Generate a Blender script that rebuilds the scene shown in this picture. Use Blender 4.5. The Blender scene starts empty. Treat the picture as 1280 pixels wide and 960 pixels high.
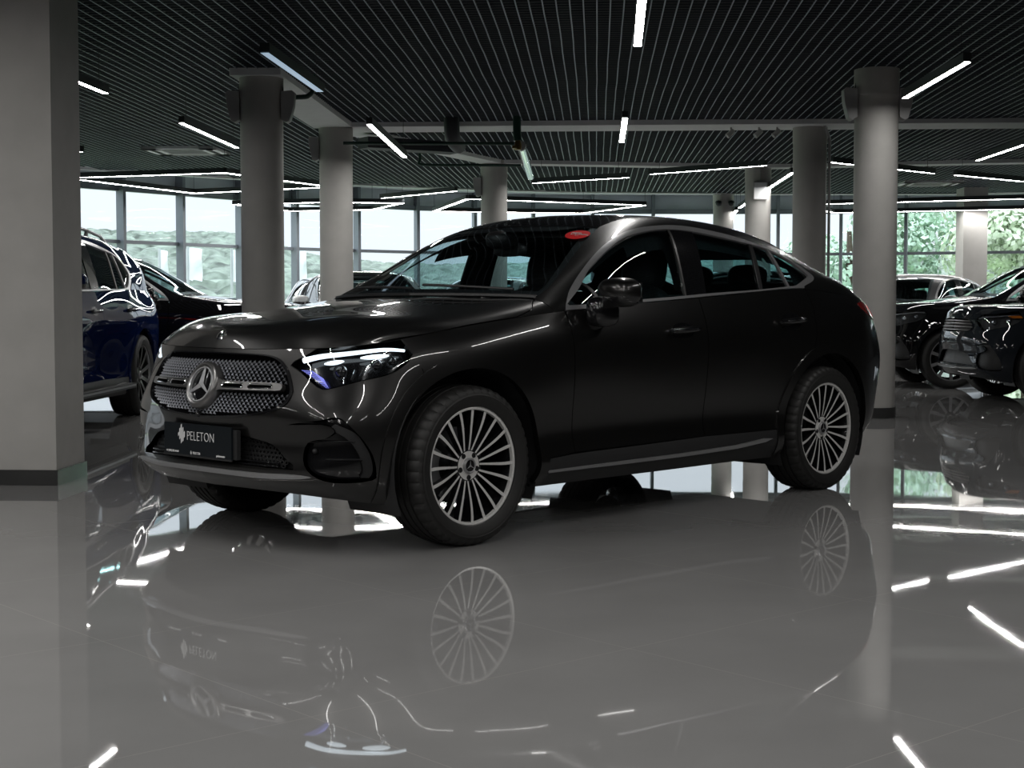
import bpy, math, random
import numpy as np
from mathutils import Vector, Matrix
from mathutils.geometry import delaunay_2d_cdt
random.seed(7); rng = np.random.default_rng(7)
PI = math.pi
sc = bpy.context.scene
COL = sc.collection

# ------------------------------------------------------------------ materials
def mat(name, col, rough=.5, metal=0., coat=0., coat_rough=.03, spec=.5, emit=None, es=0., noise=0., nscale=8., bump=0., bscale=40.):
    m = bpy.data.materials.new(name); m.use_nodes = True
    nt = m.node_tree; b = nt.nodes['Principled BSDF']
    b.inputs['Base Color'].default_value = (*col, 1)
    b.inputs['Roughness'].default_value = rough; b.inputs['Metallic'].default_value = metal
    b.inputs['Coat Weight'].default_value = coat; b.inputs['Coat Roughness'].default_value = coat_rough
    b.inputs['Specular IOR Level'].default_value = spec
    if emit:
        b.inputs['Emission Color'].default_value = (*emit, 1); b.inputs['Emission Strength'].default_value = es
    if noise or bump:
        tc = nt.nodes.new('ShaderNodeTexCoord')
    if noise:
        n = nt.nodes.new('ShaderNodeTexNoise'); n.inputs['Scale'].default_value = nscale; n.inputs['Detail'].default_value = 4
        nt.links.new(tc.outputs['Object'], n.inputs['Vector'])
        r = nt.nodes.new('ShaderNodeValToRGB')
        r.color_ramp.elements[0].position = .3; r.color_ramp.elements[1].position = .7
        r.color_ramp.elements[0].color = (*[c*(1-noise) for c in col], 1); r.color_ramp.elements[1].color = (*[min(1, c*(1+noise)) for c in col], 1)
        nt.links.new(n.outputs['Fac'], r.inputs['Fac']); nt.links.new(r.outputs['Color'], b.inputs['Base Color'])
    if bump:
        n2 = nt.nodes.new('ShaderNodeTexNoise'); n2.inputs['Scale'].default_value = bscale; n2.inputs['Detail'].default_value = 3
        nt.links.new(tc.outputs['Object'], n2.inputs['Vector'])
        bp = nt.nodes.new('ShaderNodeBump'); bp.inputs['Strength'].default_value = bump; bp.inputs['Distance'].default_value = .01
        nt.links.new(n2.outputs['Fac'], bp.inputs['Height']); nt.links.new(bp.outputs['Normal'], b.inputs['Normal'])
    return m
def glass(name, tint, refl=1.0, ior=1.5):
    m = bpy.data.materials.new(name); m.use_nodes = True
    nt = m.node_tree; nt.nodes.remove(nt.nodes['Principled BSDF']); out = nt.nodes['Material Output']
    t = nt.nodes.new('ShaderNodeBsdfTransparent'); t.inputs['Color'].default_value = (*tint, 1)
    g = nt.nodes.new('ShaderNodeBsdfGlossy'); g.inputs['Roughness'].default_value = .01; g.inputs['Color'].default_value = (refl, refl, refl, 1)
    f = nt.nodes.new('ShaderNodeFresnel'); f.inputs['IOR'].default_value = ior
    ge = nt.nodes.new('ShaderNodeNewGeometry'); mr = nt.nodes.new('ShaderNodeMapRange'); mr.inputs['To Min'].default_value = ior; mr.inputs['To Max'].default_value = 1/ior
    nt.links.new(ge.outputs['Backfacing'], mr.inputs['Value']); nt.links.new(mr.outputs[0], f.inputs['IOR'])   # same reflectance from both faces of the pane
    x = nt.nodes.new('ShaderNodeMixShader')
    nt.links.new(f.outputs[0], x.inputs['Fac']); nt.links.new(t.outputs[0], x.inputs[1]); nt.links.new(g.outputs[0], x.inputs[2])
    nt.links.new(x.outputs[0], out.inputs['Surface'])
    return m
def paint(name, col, metal=.85, rough=.30, spec=.5): return mat(name, col, rough, metal, coat=1., coat_rough=.012, spec=spec, noise=.04, nscale=300.)
M = dict(
 graphite=paint('graphite_paint', (.035, .0342, .034), .85, .31),
 navy=paint('navy_paint', (.004, .012, .065), 0., .5, 0.),
 black=paint('black_paint', (.006, .006, .007), 0., .5, 0.),
 white=paint('white_paint', (.75, .77, .78), 0., .4),
 silver=paint('silver_paint', (.42, .46, .48)),
 grey=paint('grey_paint', (.10, .103, .108)),
 slate=paint('slate_paint', (.022, .026, .032), 0., .5, 0.),
 gloss_black=mat('gloss_black', (.008, .008, .009), .12, coat=.6),
 satin_black=mat('satin_black', (.015, .015, .016), .4, noise=.1, nscale=60),
 plastic=mat('dark_plastic', (.022, .022, .023), .5, noise=.1, nscale=80),
 rubber=mat('tyre_rubber', (.016, .0155, .015), .55, noise=.15, nscale=40, bump=.05, bscale=200),
 chrome=mat('chrome', (.82, .83, .85), .08, 1., noise=.02),
 stud=mat('stud_chrome', (.62, .64, .69), .22, .7, noise=.03), star=mat('star_chrome', (.80, .81, .83), .16, .6, noise=.02),
 satin=mat('satin_aluminium', (.40, .40, .41), .3, .6, noise=.03, nscale=40),
 dark_satin=mat('dark_satin_aluminium', (.20, .197, .195), .28, .8, noise=.03, nscale=40),
 machined=mat('machined_alloy', (.90, .89, .87), .3, .35, noise=.04, nscale=90),
 alloy_dark=mat('dark_alloy', (.02, .02, .022), .25, .5, coat=.5),
 iron=mat('brake_iron', (.10, .10, .105), .35, .9, noise=.1, nscale=30),
 interior=mat('interior_trim', (.012, .012, .013), .75, noise=.2, nscale=30, bump=.1, bscale=120),
 leather=mat('seat_leather', (.018, .018, .019), .55, noise=.15, nscale=20, bump=.15, bscale=150),
 beige=mat('headliner_fabric', (.10, .095, .088), .9, noise=.1),
 lamp_white=mat('lamp_glow', (.9, .95, 1.), .3, emit=(.85, .95, 1.), es=1.6),
 lamp_blue=mat('lamp_blue', (.25, .25, .8), .3, emit=(.26, .28, .95), es=.75),
 lamp_cup=mat('lamp_reflector', (.6, .62, .65), .15, .9),
 amber=mat('amber_lens', (.8, .22, .02), .15, coat=.8),
 red=mat('red_lens', (.75, .01, .015), .1, coat=1., emit=(1, .02, .02), es=.18),
 red_dark=mat('dark_red_lens', (.25, .004, .006), .1, coat=1.),
 plate=mat('plate_black', (.006, .009, .012), .35, noise=.05),
 backing=mat('matt_black_backing', (.004, .004, .005), .95, spec=.05, noise=.1),
 ink=mat('white_ink', (.8, .8, .8), .5, noise=.02),
 sticker=mat('red_sticker', (.78, .004, .008), .6, spec=.1, noise=.05),
 paper=mat('white_paper', (.62, .66, .6), .7, noise=.05),
 glass_front=glass('windscreen_glass', (.80, .89, .91)),
 glass_side=glass('side_glass', (.48, .60, .62)),
 glass_rear=glass('privacy_glass', (.40, .58, .60)),
 glass_lens=glass('lamp_lens_glass', (.86, .88, .9)),
)

# ------------------------------------------------------------------ object helpers
def link(name, me, parent=None, loc=None):
    o = bpy.data.objects.new(name, me); COL.objects.link(o)
    if parent is not None: o.parent = parent
    if loc is not None: o.location = loc
    return o
def empty(name, loc=(0, 0, 0), rz=0., parent=None):
    o = bpy.data.objects.new(name, None); COL.objects.link(o); o.location = loc; o.rotation_euler = (0, 0, rz)
    o.empty_display_size = .2
    if parent is not None: o.parent = parent
    return o
def tag(o, label=None, cat=None, group=None, kind=None):
    if label: o['label'] = label
    if cat: o['category'] = cat
    if group: o['group'] = group
    if kind: o['kind'] = kind
    return o
class MB:
    def __init__(s): s.v = []; s.f = []; s.m = []; s.n = []; s.sm = []
    def add(s, P, F, mi=0, N=None, smooth=True):
        b = len(s.v); s.v += [tuple(map(float, p)) for p in P]
        s.n += [tuple(map(float, n)) for n in N] if N is not None else [None]*len(P)
        for f in F: s.f.append(tuple(b+i for i in f)); s.m.append(mi); s.sm.append(smooth)
        return s
    def box(s, x0, x1, y0, y1, z0, z1, mi=0, T=None):
        P = [(x, y, z) for z in (z0, z1) for y in (y0, y1) for x in (x0, x1)]
        if T is not None: P = [T @ Vector(p) for p in P]
        return s.add(P, [(0, 2, 3, 1), (4, 5, 7, 6), (0, 1, 5, 4), (2, 6, 7, 3), (0, 4, 6, 2), (1, 3, 7, 5)], mi, smooth=False)
    def beam(s, a, b, w, h, mi=0, up=(0, 0, 1)):     # box from a to b, w across, h along up
        a, b = Vector(a), Vector(b); d = (b-a).normalized(); u = Vector(up); r = d.cross(u).normalized(); u = r.cross(d)
        P = [p + r*(i*w/2) + u*(j*h/2) for p in (a, b) for j in (-1, 1) for i in (-1, 1)]
        return s.add(P, [(0, 1, 3, 2), (4, 6, 7, 5), (0, 4, 5, 1), (2, 3, 7, 6), (0, 2, 6, 4), (1, 5, 7, 3)], mi, smooth=False)
    def tube(s, pts, r, n=10, mi=0, cap=True, closed=False):
        pts = [Vector(p) for p in pts]; k = len(pts); P = []; F = []; N = []
        rr = r if hasattr(r, '__len__') else [r]*k; ref = None
        for i, p in enumerate(pts):
            if closed: d = (pts[(i+1) % k]-pts[i-1]).normalized()
            else: d = (pts[min(i+1, k-1)]-pts[max(i-1, 0)]).normalized()
            if ref is None: ref = d.orthogonal().normalized()
            ref = (ref-d*ref.dot(d)).normalized(); q = d.cross(ref)
            for j in range(n):
                a = 2*PI*j/n; v = ref*math.cos(a)+q*math.sin(a); P.append(p+v*rr[i]); N.append(v)
        for i in range(k if closed else k-1):
            for j in range(n):
                i2 = (i+1) % k
                F.append((i*n+j, i*n+(j+1) % n, i2*n+(j+1) % n, i2*n+j))
        if cap and not closed: F += [tuple(range(n))[::-1], tuple((k-1)*n+j for j in range(n))]
        return s.add(P, F, mi)
    def lathe(s, prof, n=48, axis='z', c=(0, 0, 0), mi=0, a0=0, a1=2*PI, cap=False):
        full = abs(a1-a0-2*PI) < 1e-6; m = n if full else n+1; P = []; F = []
        for i in range(m):
            a = a0+(a1-a0)*i/n
            for r, h in prof:
                x, y = r*math.cos(a), r*math.sin(a)
                P.append((c[0]+x, c[1]+y, c[2]+h) if axis == 'z' else (c[0]+x, c[1]+h, c[2]+y) if axis == 'y' else (c[0]+h, c[1]+x, c[2]+y))
        k = len(prof)
        for i in range(n):
            for j in range(k-1):
                a, b = i*k+j, ((i+1) % m)*k+j
                F.append((a, b, b+1, a+1) if axis != 'y' else (a, a+1, b+1, b))
        return s.add(P, F, mi)
    def ellipsoid(s, c, r, nu=20, nv=12, mi=0, e=1.0, T=None):
        P = []; F = []
        pw = lambda x: math.copysign(abs(x)**e, x)
        for j in range(nv+1):
            t = -PI/2+PI*j/nv
            for i in range(nu):
                a = 2*PI*i/nu
                P.append(Vector((r[0]*pw(math.cos(t))*pw(math.cos(a)), r[1]*pw(math.cos(t))*pw(math.sin(a)), r[2]*pw(math.sin(t)))))
        if T is not None: P = [T @ p for p in P]
        P = [p+Vector(c) for p in P]
        for j in range(nv):
            for i in range(nu):
                F.append((j*nu+i, j*nu+(i+1) % nu, (j+1)*nu+(i+1) % nu, (j+1)*nu+i))
        return s.add(P, F, mi)
    def mirror(s):                                     # add the copy on the other side of y = 0
        n = len(s.v)
        s.v += [(x, -y, z) for x, y, z in s.v]; s.n += [None if q is None else (q[0], -q[1], q[2]) for q in s.n]
        k = len(s.f)
        for i in range(k): s.f.append(tuple(n+a for a in s.f[i][::-1])); s.m.append(s.m[i]); s.sm.append(s.sm[i])
        return s
    def flip(s):                                       # this shape on the other side only
        o = MB(); o.v = [(x, -y, z) for x, y, z in s.v]; o.n = [None if q is None else (q[0], -q[1], q[2]) for q in s.n]
        o.f = [f[::-1] for f in s.f]; o.m = list(s.m); o.sm = list(s.sm)
        return o
    def build(s, name, mats, parent=None, loc=None, label=None):
        me = bpy.data.meshes.new(name); me.from_pydata(s.v, [], s.f)
        for m in (mats if isinstance(mats, (list, tuple)) else [mats]): me.materials.append(m)
        me.polygons.foreach_set('material_index', s.m); me.polygons.foreach_set('use_smooth', s.sm)
        me.update()
        if any(q is not None for q in s.n):
            base = [0.0]*(3*len(s.v)); me.vertices.foreach_get('normal', base)
            me.normals_split_custom_set_from_vertices([q if q is not None else tuple(base[3*i:3*i+3]) for i, q in enumerate(s.n)])
        else:
            try: me.set_sharp_from_angle(angle=math.radians(40))
            except Exception: pass
        o = link(name, me, parent, loc)
        if label: o['label'] = label
        return o
def copy_tree(o, parent=None):
    c = o.copy(); COL.objects.link(c)
    if parent is not None: c.parent = parent
    for ch in list(o.children): copy_tree(ch, c)
    return c
def text_mb(body, size, mi=0, ext=.0008, align='LEFT', sx=1.0, bold=0.0):
    cu = bpy.data.curves.new('lettering', 'FONT'); cu.body = body; cu.size = size; cu.extrude = ext; cu.align_x = align; cu.offset = bold
    cu.resolution_u = 3
    o = bpy.data.objects.new('lettering', cu); COL.objects.link(o)
    dg = bpy.context.evaluated_depsgraph_get(); me = bpy.data.meshes.new_from_object(o.evaluated_get(dg))
    P = [(v.co.x*sx, v.co.y, v.co.z) for v in me.vertices]; F = [tuple(p.vertices) for p in me.polygons]
    bpy.data.objects.remove(o); bpy.data.curves.remove(cu); bpy.data.meshes.remove(me)
    return P, F

# ------------------------------------------------------------------ smooth car surfaces
def nbasis(t):
    # natural cubic spline: returns function giving basis matrix rows
    t=np.asarray(t,float);n=len(t);h=np.diff(t)
    A=np.zeros((n,n));R=np.zeros((n,n));A[0,0]=A[-1,-1]=1
    for i in range(1,n-1):
        A[i,i-1]=h[i-1];A[i,i]=2*(h[i-1]+h[i]);A[i,i+1]=h[i]
        R[i,i+1]+=6/h[i];R[i,i]-=6/h[i]+6/h[i-1];R[i,i-1]+=6/h[i-1]
    M=np.linalg.solve(A,R)
    I=np.eye(n)
    def f(x):
        x=np.asarray(x,float)
        k=np.clip(np.searchsorted(t,x)-1,0,n-2)
        hk=h[k];a=(t[k+1]-x)/hk;b=(x-t[k])/hk
        return (a[:,None]*I[k]+b[:,None]*I[k+1]+((a**3-a)*hk*hk/6)[:,None]*M[k]+((b**3-b)*hk*hk/6)[:,None]*M[k+1])
    return f
class Surf:
    def __init__(s,net):  # net[row][col] -> xyz
        s.net=np.array(net,float)
        du=np.linalg.norm(np.diff(s.net,axis=1),axis=2).mean(0)
        dv=np.linalg.norm(np.diff(s.net,axis=0),axis=2).mean(1)
        s.tu=np.r_[0,np.cumsum(du)];s.tv=np.r_[0,np.cumsum(dv)]
        s.U=s.tu[-1];s.V=s.tv[-1];s.midv=bool(np.abs(s.net[-1,:,1]).max()<1e-6)
        s.bu=nbasis(s.tu);s.bv=nbasis(s.tv)
        s.nt=np.ascontiguousarray(s.net.transpose(1,0,2)).reshape(s.net.shape[1],-1)
        gu,gv=np.meshgrid(np.linspace(0,s.U,140),np.linspace(0,s.V,60))
        s.g=np.c_[gu.ravel(),gv.ravel()];s.gp=s.ev(s.g);s.gn=s.nr(s.g)
    def ev(s,uv):
        uv=np.atleast_2d(uv)
        T=(s.bu(uv[:,0])@s.nt).reshape(len(uv),s.net.shape[0],3);return (s.bv(uv[:,1])[:,:,None]*T).sum(1)
    def d(s,uv,e=1e-4):
        uv=np.atleast_2d(uv)
        return (s.ev(uv+[e,0])-s.ev(uv-[e,0]))/(2*e),(s.ev(uv+[0,e])-s.ev(uv-[0,e]))/(2*e)
    def nr(s,uv):
        a,b=s.d(uv);n=np.cross(a,b)
        return n/np.maximum(np.linalg.norm(n,axis=1),1e-9)[:,None]
    def near(s,pts,n=14):
        pts=np.atleast_2d(np.asarray(pts,float))
        uv=np.array([s.g[np.argmin(((s.gp-p)**2).sum(1))] for p in pts])
        for _ in range(n):
            r=pts-s.ev(uv);a,b=s.d(uv)
            aa=(a*a).sum(1);bb=(b*b).sum(1);ab=(a*b).sum(1);ra=(r*a).sum(1);rb=(r*b).sum(1)
            D=aa*bb-ab*ab+1e-9
            uv=uv+np.clip(np.c_[(ra*bb-rb*ab)/D,(rb*aa-ra*ab)/D],-.1,.1)
            uv=np.clip(uv,[0,0],[s.U,s.V])
        return uv
    def axis(s,ax,pts,n=16):                             # surface points whose (x,z) in the side view are given
        pts=np.atleast_2d(np.array(pts,float));k=(0,2)
        ok=s.gn[:,1]>.05;g=s.g[ok];gp=s.gp[ok][:,k]
        uv=np.array([g[np.argmin(((gp-p)**2).sum(1))] for p in pts])
        for _ in range(n):
            r=pts-s.ev(uv)[:,k];a,b=s.d(uv);a=a[:,k];b=b[:,k]
            D=a[:,0]*b[:,1]-a[:,1]*b[:,0];D=np.where(np.abs(D)<1e-3,1e-3,D)
            uv=uv+np.clip(np.c_[(r[:,0]*b[:,1]-r[:,1]*b[:,0])/D,(a[:,0]*r[:,1]-a[:,1]*r[:,0])/D],-.1,.1)
            uv=np.clip(uv,[0,0],[s.U,s.V])
        return uv
    def u_at(s, x, v):                                  # u where the row v has this x
        u = np.linspace(0, s.U, 900); P = s.ev(np.c_[u, np.full(900, v)])[:, 0]
        return float(u[np.argmin(np.abs(P-x))])
def poly_in(pts, poly):
    x, y = pts[:, 0], pts[:, 1]; r = np.zeros(len(pts), bool); n = len(poly); j = n-1
    for i in range(n):
        xi, yi, xj, yj = *poly[i], *poly[j]
        c = ((yi > y) != (yj > y)) & (x < (xj-xi)*(y-yi)/((yj-yi) if yj != yi else 1e-12)+xi)
        r ^= c; j = i
    return r
def dens(loop, h):
    out = []; n = len(loop)
    for i in range(n):
        a, b = np.array(loop[i]), np.array(loop[(i+1) % n]); L = np.linalg.norm(b-a)
        if L < 1e-6: continue
        k = max(1, int(math.ceil(L/h)))
        out += [a+(b-a)*t/k for t in range(k)]
    return np.array(out)
def smooth_pts(P, k=4, closed=False):                  # Catmull-Rom through the points
    P = [np.array(p, float) for p in P]; n = len(P); out = []
    for i in range(n if closed else n-1):
        if closed: a, b, c, d = P[i-1], P[i], P[(i+1) % n], P[(i+2) % n]
        else: a, b, c, d = P[max(i-1, 0)], P[i], P[i+1], P[min(i+2, n-1)]
        for t in np.arange(k)/k:
            out.append(.5*((2*b)+(c-a)*t+(2*a-5*b+4*c-d)*t*t+(3*b-a-3*c+d)*t**3))
    if not closed: out.append(P[-1])
    return np.array(out)
def inset_loop(L, d):
    A = np.roll(L, 1, 0); B = np.roll(L, -1, 0)
    e1 = L-A; e2 = B-L
    n1 = np.c_[-e1[:, 1], e1[:, 0]]/np.maximum(np.linalg.norm(e1, axis=1), 1e-9)[:, None]
    n2 = np.c_[-e2[:, 1], e2[:, 0]]/np.maximum(np.linalg.norm(e2, axis=1), 1e-9)[:, None]
    n = n1+n2; q = np.maximum((n*n).sum(1)/2, .3)
    return L+n*(d/q)[:, None]
def area2(L): return float((L[:, 0]*np.roll(L[:, 1], -1)-np.roll(L[:, 0], -1)*L[:, 1]).sum())
def panel(mb, S, loop, holes=(), off=0., h=.03, mi=0, rim=.012, inset=.002, keep=None, flipn=False):
    """trimmed patch of surface S; loop and holes are lists of (u, v)"""
    loops = []
    for k, L in enumerate([loop]+list(holes)):
        L = dens(L, h*.8); a = area2(L)
        if (a < 0) == (k == 0): L = L[::-1]             # outer ccw, holes cw
        if inset:
            mid = np.abs(S.ev(L)[:, 1]) < 2e-3; L0 = L; L = inset_loop(L, inset)
            L[mid] = np.where(S.midv, np.c_[L[mid][:, 0], L0[mid][:, 1]], np.c_[L0[mid][:, 0], L[mid][:, 1]])
        loops.append(np.clip(L, [0, 0], [S.U, S.V]))
    B = np.concatenate(loops); lo, hi = B.min(0), B.max(0)
    gx, gy = np.meshgrid(np.arange(lo[0]+h/2, hi[0], h), np.arange(lo[1]+h/2, hi[1], h))
    G = np.c_[gx.ravel(), gy.ravel()]
    ok = poly_in(G, loops[0])
    for H in loops[1:]: ok &= ~poly_in(G, H)
    G = G[ok]
    if len(G):
        d = np.concatenate([((B[None]-g[:, None])**2).sum(2).min(1) for g in np.array_split(G, len(G)//400+1)]); G = G[d > (h*.45)**2]
    E = []; b = 0
    for L in loops:
        n = len(L); E += [(b+i, b+(i+1) % n) for i in range(n)]; b += n
    V2 = [Vector((float(p[0]), float(p[1]))) for p in np.concatenate([B, G])]
    vo, eo, fo, ov, oe, of = delaunay_2d_cdt(V2, E, [], 0, 1e-6)
    UV = np.array([(p[0], p[1]) for p in vo]); F = np.array([f for f in fo if len(f) == 3])
    C = UV[F].mean(1); ok = poly_in(C, loops[0])
    for H in loops[1:]: ok &= ~poly_in(C, H)
    F = F[ok]; N = S.nr(UV); P = S.ev(UV)+N*off
    a, b_, c = P[F[:, 0]], P[F[:, 1]], P[F[:, 2]]
    w = (np.cross(b_-a, c-a)*N[F[:, 0]]).sum(1) < 0
    F[w] = F[w][:, ::-1]
    mb.add(P, [tuple(map(int, f)) for f in F], mi, N)
    if rim:
        for L in loops:
            Pn = S.nr(L); P0 = S.ev(L)+Pn*off; P1 = P0-Pn*rim; n = len(L)
            T = np.roll(P0, -1, 0)-np.roll(P0, 1, 0); R = np.cross(T, Pn); R /= np.maximum(np.linalg.norm(R, axis=1), 1e-9)[:, None]
            md = np.abs(P0[:, 1]) < 2e-3
            mb.add(np.concatenate([P0, P1]), [(i, i+n, (i+1) % n+n, (i+1) % n) for i in range(n) if not (md[i] and md[(i+1) % n])], mi, np.concatenate([R, R]))
    return mb
def on_surf(S, uv, off=0.):
    uv = np.atleast_2d(uv); return S.ev(uv)+S.nr(uv)*off

# ------------------------------------------------------------------ control nets (car axes: x forward from the front axle, y to the car's left, z up)
def T(n): return np.array(n,float).transpose(1,0,2)
# WALL: list of columns, each list of rows
def col(xs,ys,zs):
    f=lambda a:a if hasattr(a,'__len__') else [a]*7
    return list(zip(f(xs),f(ys),f(zs)))
ZF=[.20,.31,.45,.60,.72,.82]
ZS=[.22,.31,.43,.61,.79,.93]
ZR=[.30,.36,.50,.70,.85,1.0]
W=[
col([.745,.825,.81,.83,.80,.768,.74],0,[.265,.34,.46,.60,.72,.82,.885]),
col([.725,.805,.79,.812,.78,.748,.718],.28,[.265,.34,.46,.60,.72,.82,.887]),
col([.66,.755,.745,.757,.725,.69,.662],.52,[.255,.335,.455,.60,.72,.82,.892]),
col([.55,.665,.675,.675,.635,.602,.572],[.71,.74,.735,.725,.705,.695,.68],[.235,.325,.45,.60,.72,.82,.90]),
col([.42,.515,.53,.525,.49,.46,.425],[.80,.84,.85,.843,.82,.80,.775],[.215,.32,.45,.60,.73,.84,.918]),
col(.25,[.825,.87,.895,.90,.893,.872,.83],[.21,.31,.45,.60,.75,.87,.948]),
col(0,[.85,.90,.925,.938,.938,.912,.855],[.22,.31,.44,.61,.78,.905,.985]),
col(-.40,[.855,.92,.915,.927,.935,.917,.865],ZS+[1.03]),
col(-.70,[.855,.92,.905,.916,.932,.92,.868],ZS+[1.058]),
col(-1.2,[.855,.925,.905,.915,.931,.922,.868],ZS+[1.09]),
col(-1.7,[.855,.925,.905,.915,.931,.924,.868],ZS+[1.12]),
col(-2.2,[.855,.92,.905,.917,.934,.928,.868],ZS+[1.152]),
col(-2.7,[.86,.91,.92,.937,.945,.932,.862],[.22,.31,.44,.62,.81,.96,1.175]),
col(-3.1,[.84,.90,.925,.943,.945,.92,.835],[.24,.32,.46,.65,.83,.98,1.15]),
col(-3.42,[.81,.87,.895,.908,.905,.875,.80],[.27,.34,.48,.68,.85,1.0,1.125]),
col([-3.54,-3.65,-3.69,-3.735,-3.72,-3.655,-3.57],[.70,.735,.75,.76,.755,.735,.69],ZR+[1.115]),
col([-3.69,-3.80,-3.84,-3.89,-3.88,-3.80,-3.68],.4,ZR+[1.12]),
col([-3.73,-3.83,-3.87,-3.93,-3.92,-3.84,-3.72],0,ZR+[1.12]),
]
WALL=T(W)
HD=[
[(.425,.775,.918),(.535,.72,.905),(.612,.62,.895),(.668,.50,.891),(.703,.36,.888),(.729,.2,.886),(.74,0,.885)],
[(.38,.788,.930),(.485,.735,.930),(.565,.63,.930),(.628,.50,.933),(.665,.36,.938),(.69,.2,.942),(.702,0,.943)],
[(.25,.83,.948),(.33,.785,.970),(.43,.67,.988),(.50,.52,.999),(.545,.36,1.003),(.58,.2,1.0),(.595,0,1.0)],
[(0,.855,.985),(.03,.805,1.015),(.09,.68,1.035),(.14,.53,1.045),(.18,.36,1.053),(.20,.2,1.057),(.21,0,1.058)],
[(-.3,.863,1.02),(-.28,.825,1.048),(-.24,.72,1.07),(-.19,.55,1.08),(-.15,.36,1.088),(-.12,.2,1.092),(-.11,0,1.093)],
[(-.60,.868,1.05),(-.575,.835,1.082),(-.545,.76,1.107),(-.50,.56,1.114),(-.46,.36,1.118),(-.43,.2,1.12),(-.42,0,1.12)],
]
HOOD=T(HD)
CB=[
[(-.60,.868,1.05),(-.59,.846,1.072),(-.58,.82,1.09),(-.565,.785,1.102),(-.545,.72,1.110),(-.47,.36,1.118),(-.42,0,1.12)],
[(-.91,.868,1.07),(-.91,.836,1.15),(-.91,.79,1.22),(-.90,.735,1.262),(-.875,.665,1.272),(-.785,.34,1.29),(-.745,0,1.295)],
[(-1.18,.868,1.09),(-1.18,.82,1.235),(-1.18,.76,1.358),(-1.18,.70,1.402),(-1.15,.625,1.418),(-1.05,.32,1.438),(-1.01,0,1.445)],
[(-1.5,.868,1.108),(-1.5,.81,1.285),(-1.5,.735,1.447),(-1.5,.665,1.505),(-1.47,.58,1.526),(-1.38,.30,1.549),(-1.34,0,1.555)],
[(-1.9,.868,1.133),(-1.9,.81,1.305),(-1.9,.73,1.468),(-1.9,.655,1.528),(-1.9,.56,1.555),(-1.85,.3,1.578),(-1.83,0,1.585)],
[(-2.3,.867,1.157),(-2.3,.81,1.295),(-2.3,.735,1.435),(-2.3,.66,1.502),(-2.3,.56,1.533),(-2.3,.3,1.557),(-2.3,0,1.562)],
[(-2.7,.862,1.175),(-2.7,.815,1.27),(-2.7,.75,1.365),(-2.7,.67,1.428),(-2.7,.57,1.46),(-2.7,.3,1.482),(-2.7,0,1.487)],
[(-3.1,.835,1.15),(-3.1,.80,1.21),(-3.1,.75,1.262),(-3.1,.68,1.298),(-3.1,.58,1.322),(-3.1,.3,1.342),(-3.1,0,1.347)],
[(-3.42,.80,1.125),(-3.42,.775,1.15),(-3.42,.74,1.172),(-3.42,.68,1.19),(-3.42,.58,1.205),(-3.42,.3,1.22),(-3.42,0,1.225)],
[(-3.57,.69,1.115),(-3.59,.655,1.125),(-3.61,.61,1.132),(-3.63,.55,1.137),(-3.65,.48,1.141),(-3.685,.25,1.144),(-3.70,0,1.145)],
]
CAB=T(CB)

# ------------------------------------------------------------------ outlines on the body (car axes)
HL_LOW = [(.300, .856, .874), (.338, .857, .831), (.422, .837, .784), (.543, .777, .755), (.644, .691, .722), (.662, .664, .725), (.674, .628, .743), (.687, .559, .792), (.696, .501, .820)]
HL_UP = [(.690, .512, .838), (.66, .565, .868)]
GRILLE = [(.746, .0, .868), (.746, .122, .868), (.723, .323, .865), (.707, .42, .853), (.705, .487, .812), (.713, .532, .745), (.724, .548, .697), (.748, .522, .648), (.778, .439, .616), (.814, .261, .590), (.827, 0, .577)]
INTAKE = [(.75, .545, .567), (.692, .70, .592), (.658, .745, .604), (.632, .776, .594), (.598, .811, .547), (.558, .837, .49), (.528, .851, .43), (.515, .853, .372), (.527, .842, .333), (.654, .737, .332), (.70, .66, .36), (.72, .62, .42), (.717, .64, .492), (.68, .72, .515), (.655, .75, .548), (.69, .70, .574)]
LOWER = [(.80, 0, .515), (.798, .243, .511), (.778, .357, .496), (.757, .455, .474), (.751, .52, .425), (.746, .575, .376), (.805, .275, .382), (.82, 0, .380)]
CHROME_UP = [(-.691, .852, 1.082), (-.745, .819, 1.137), (-.830, .784, 1.198), (-.970, .743, 1.287), (-1.120, .711, 1.372), (-1.271, .692, 1.438), (-1.419, .690, 1.478), (-1.571, .695, 1.497), (-1.786, .697, 1.504), (-1.994, .708, 1.489), (-2.215, .718, 1.463), (-2.431, .734, 1.424), (-2.596, .749, 1.385), (-2.755, .773, 1.327), (-2.855, .792, 1.277), (-2.905, .805, 1.243), (-2.864, .825, 1.215), (-2.738, .853, 1.186)]
GL_TOP = [(-.708, .857, 1.078), (-.767, .833, 1.125), (-.914, .783, 1.229), (-1.004, .762, 1.287), (-1.147, .739, 1.366), (-1.285, .722, 1.424), (-1.440, .719, 1.460), (-1.640, .719, 1.481), (-1.848, .726, 1.475), (-2.072, .736, 1.453), (-2.357, .743, 1.419), (-2.522, .752, 1.393), (-2.688, .773, 1.340), (-2.821, .806, 1.263)]
GL_BOT = [(-2.818, .820, 1.239), (-2.673, .853, 1.196), (-2.572, .862, 1.184), (-2.298, .863, 1.165), (-1.797, .863, 1.140), (-1.609, .864, 1.128), (-1.2, .866, 1.106), (-.95, .866, 1.092)]
WS_EDGE = [(-.581, .758, 1.117), (-.697, .741, 1.172), (-.872, .680, 1.267), (-1.050, .621, 1.373), (-1.208, .576, 1.456), (-1.285, .552, 1.488)]
WS_TOP = [(-1.245, .44, 1.497), (-1.214, .338, 1.502), (-1.162, .064, 1.505), (-1.16, 0, 1.505)]
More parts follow.
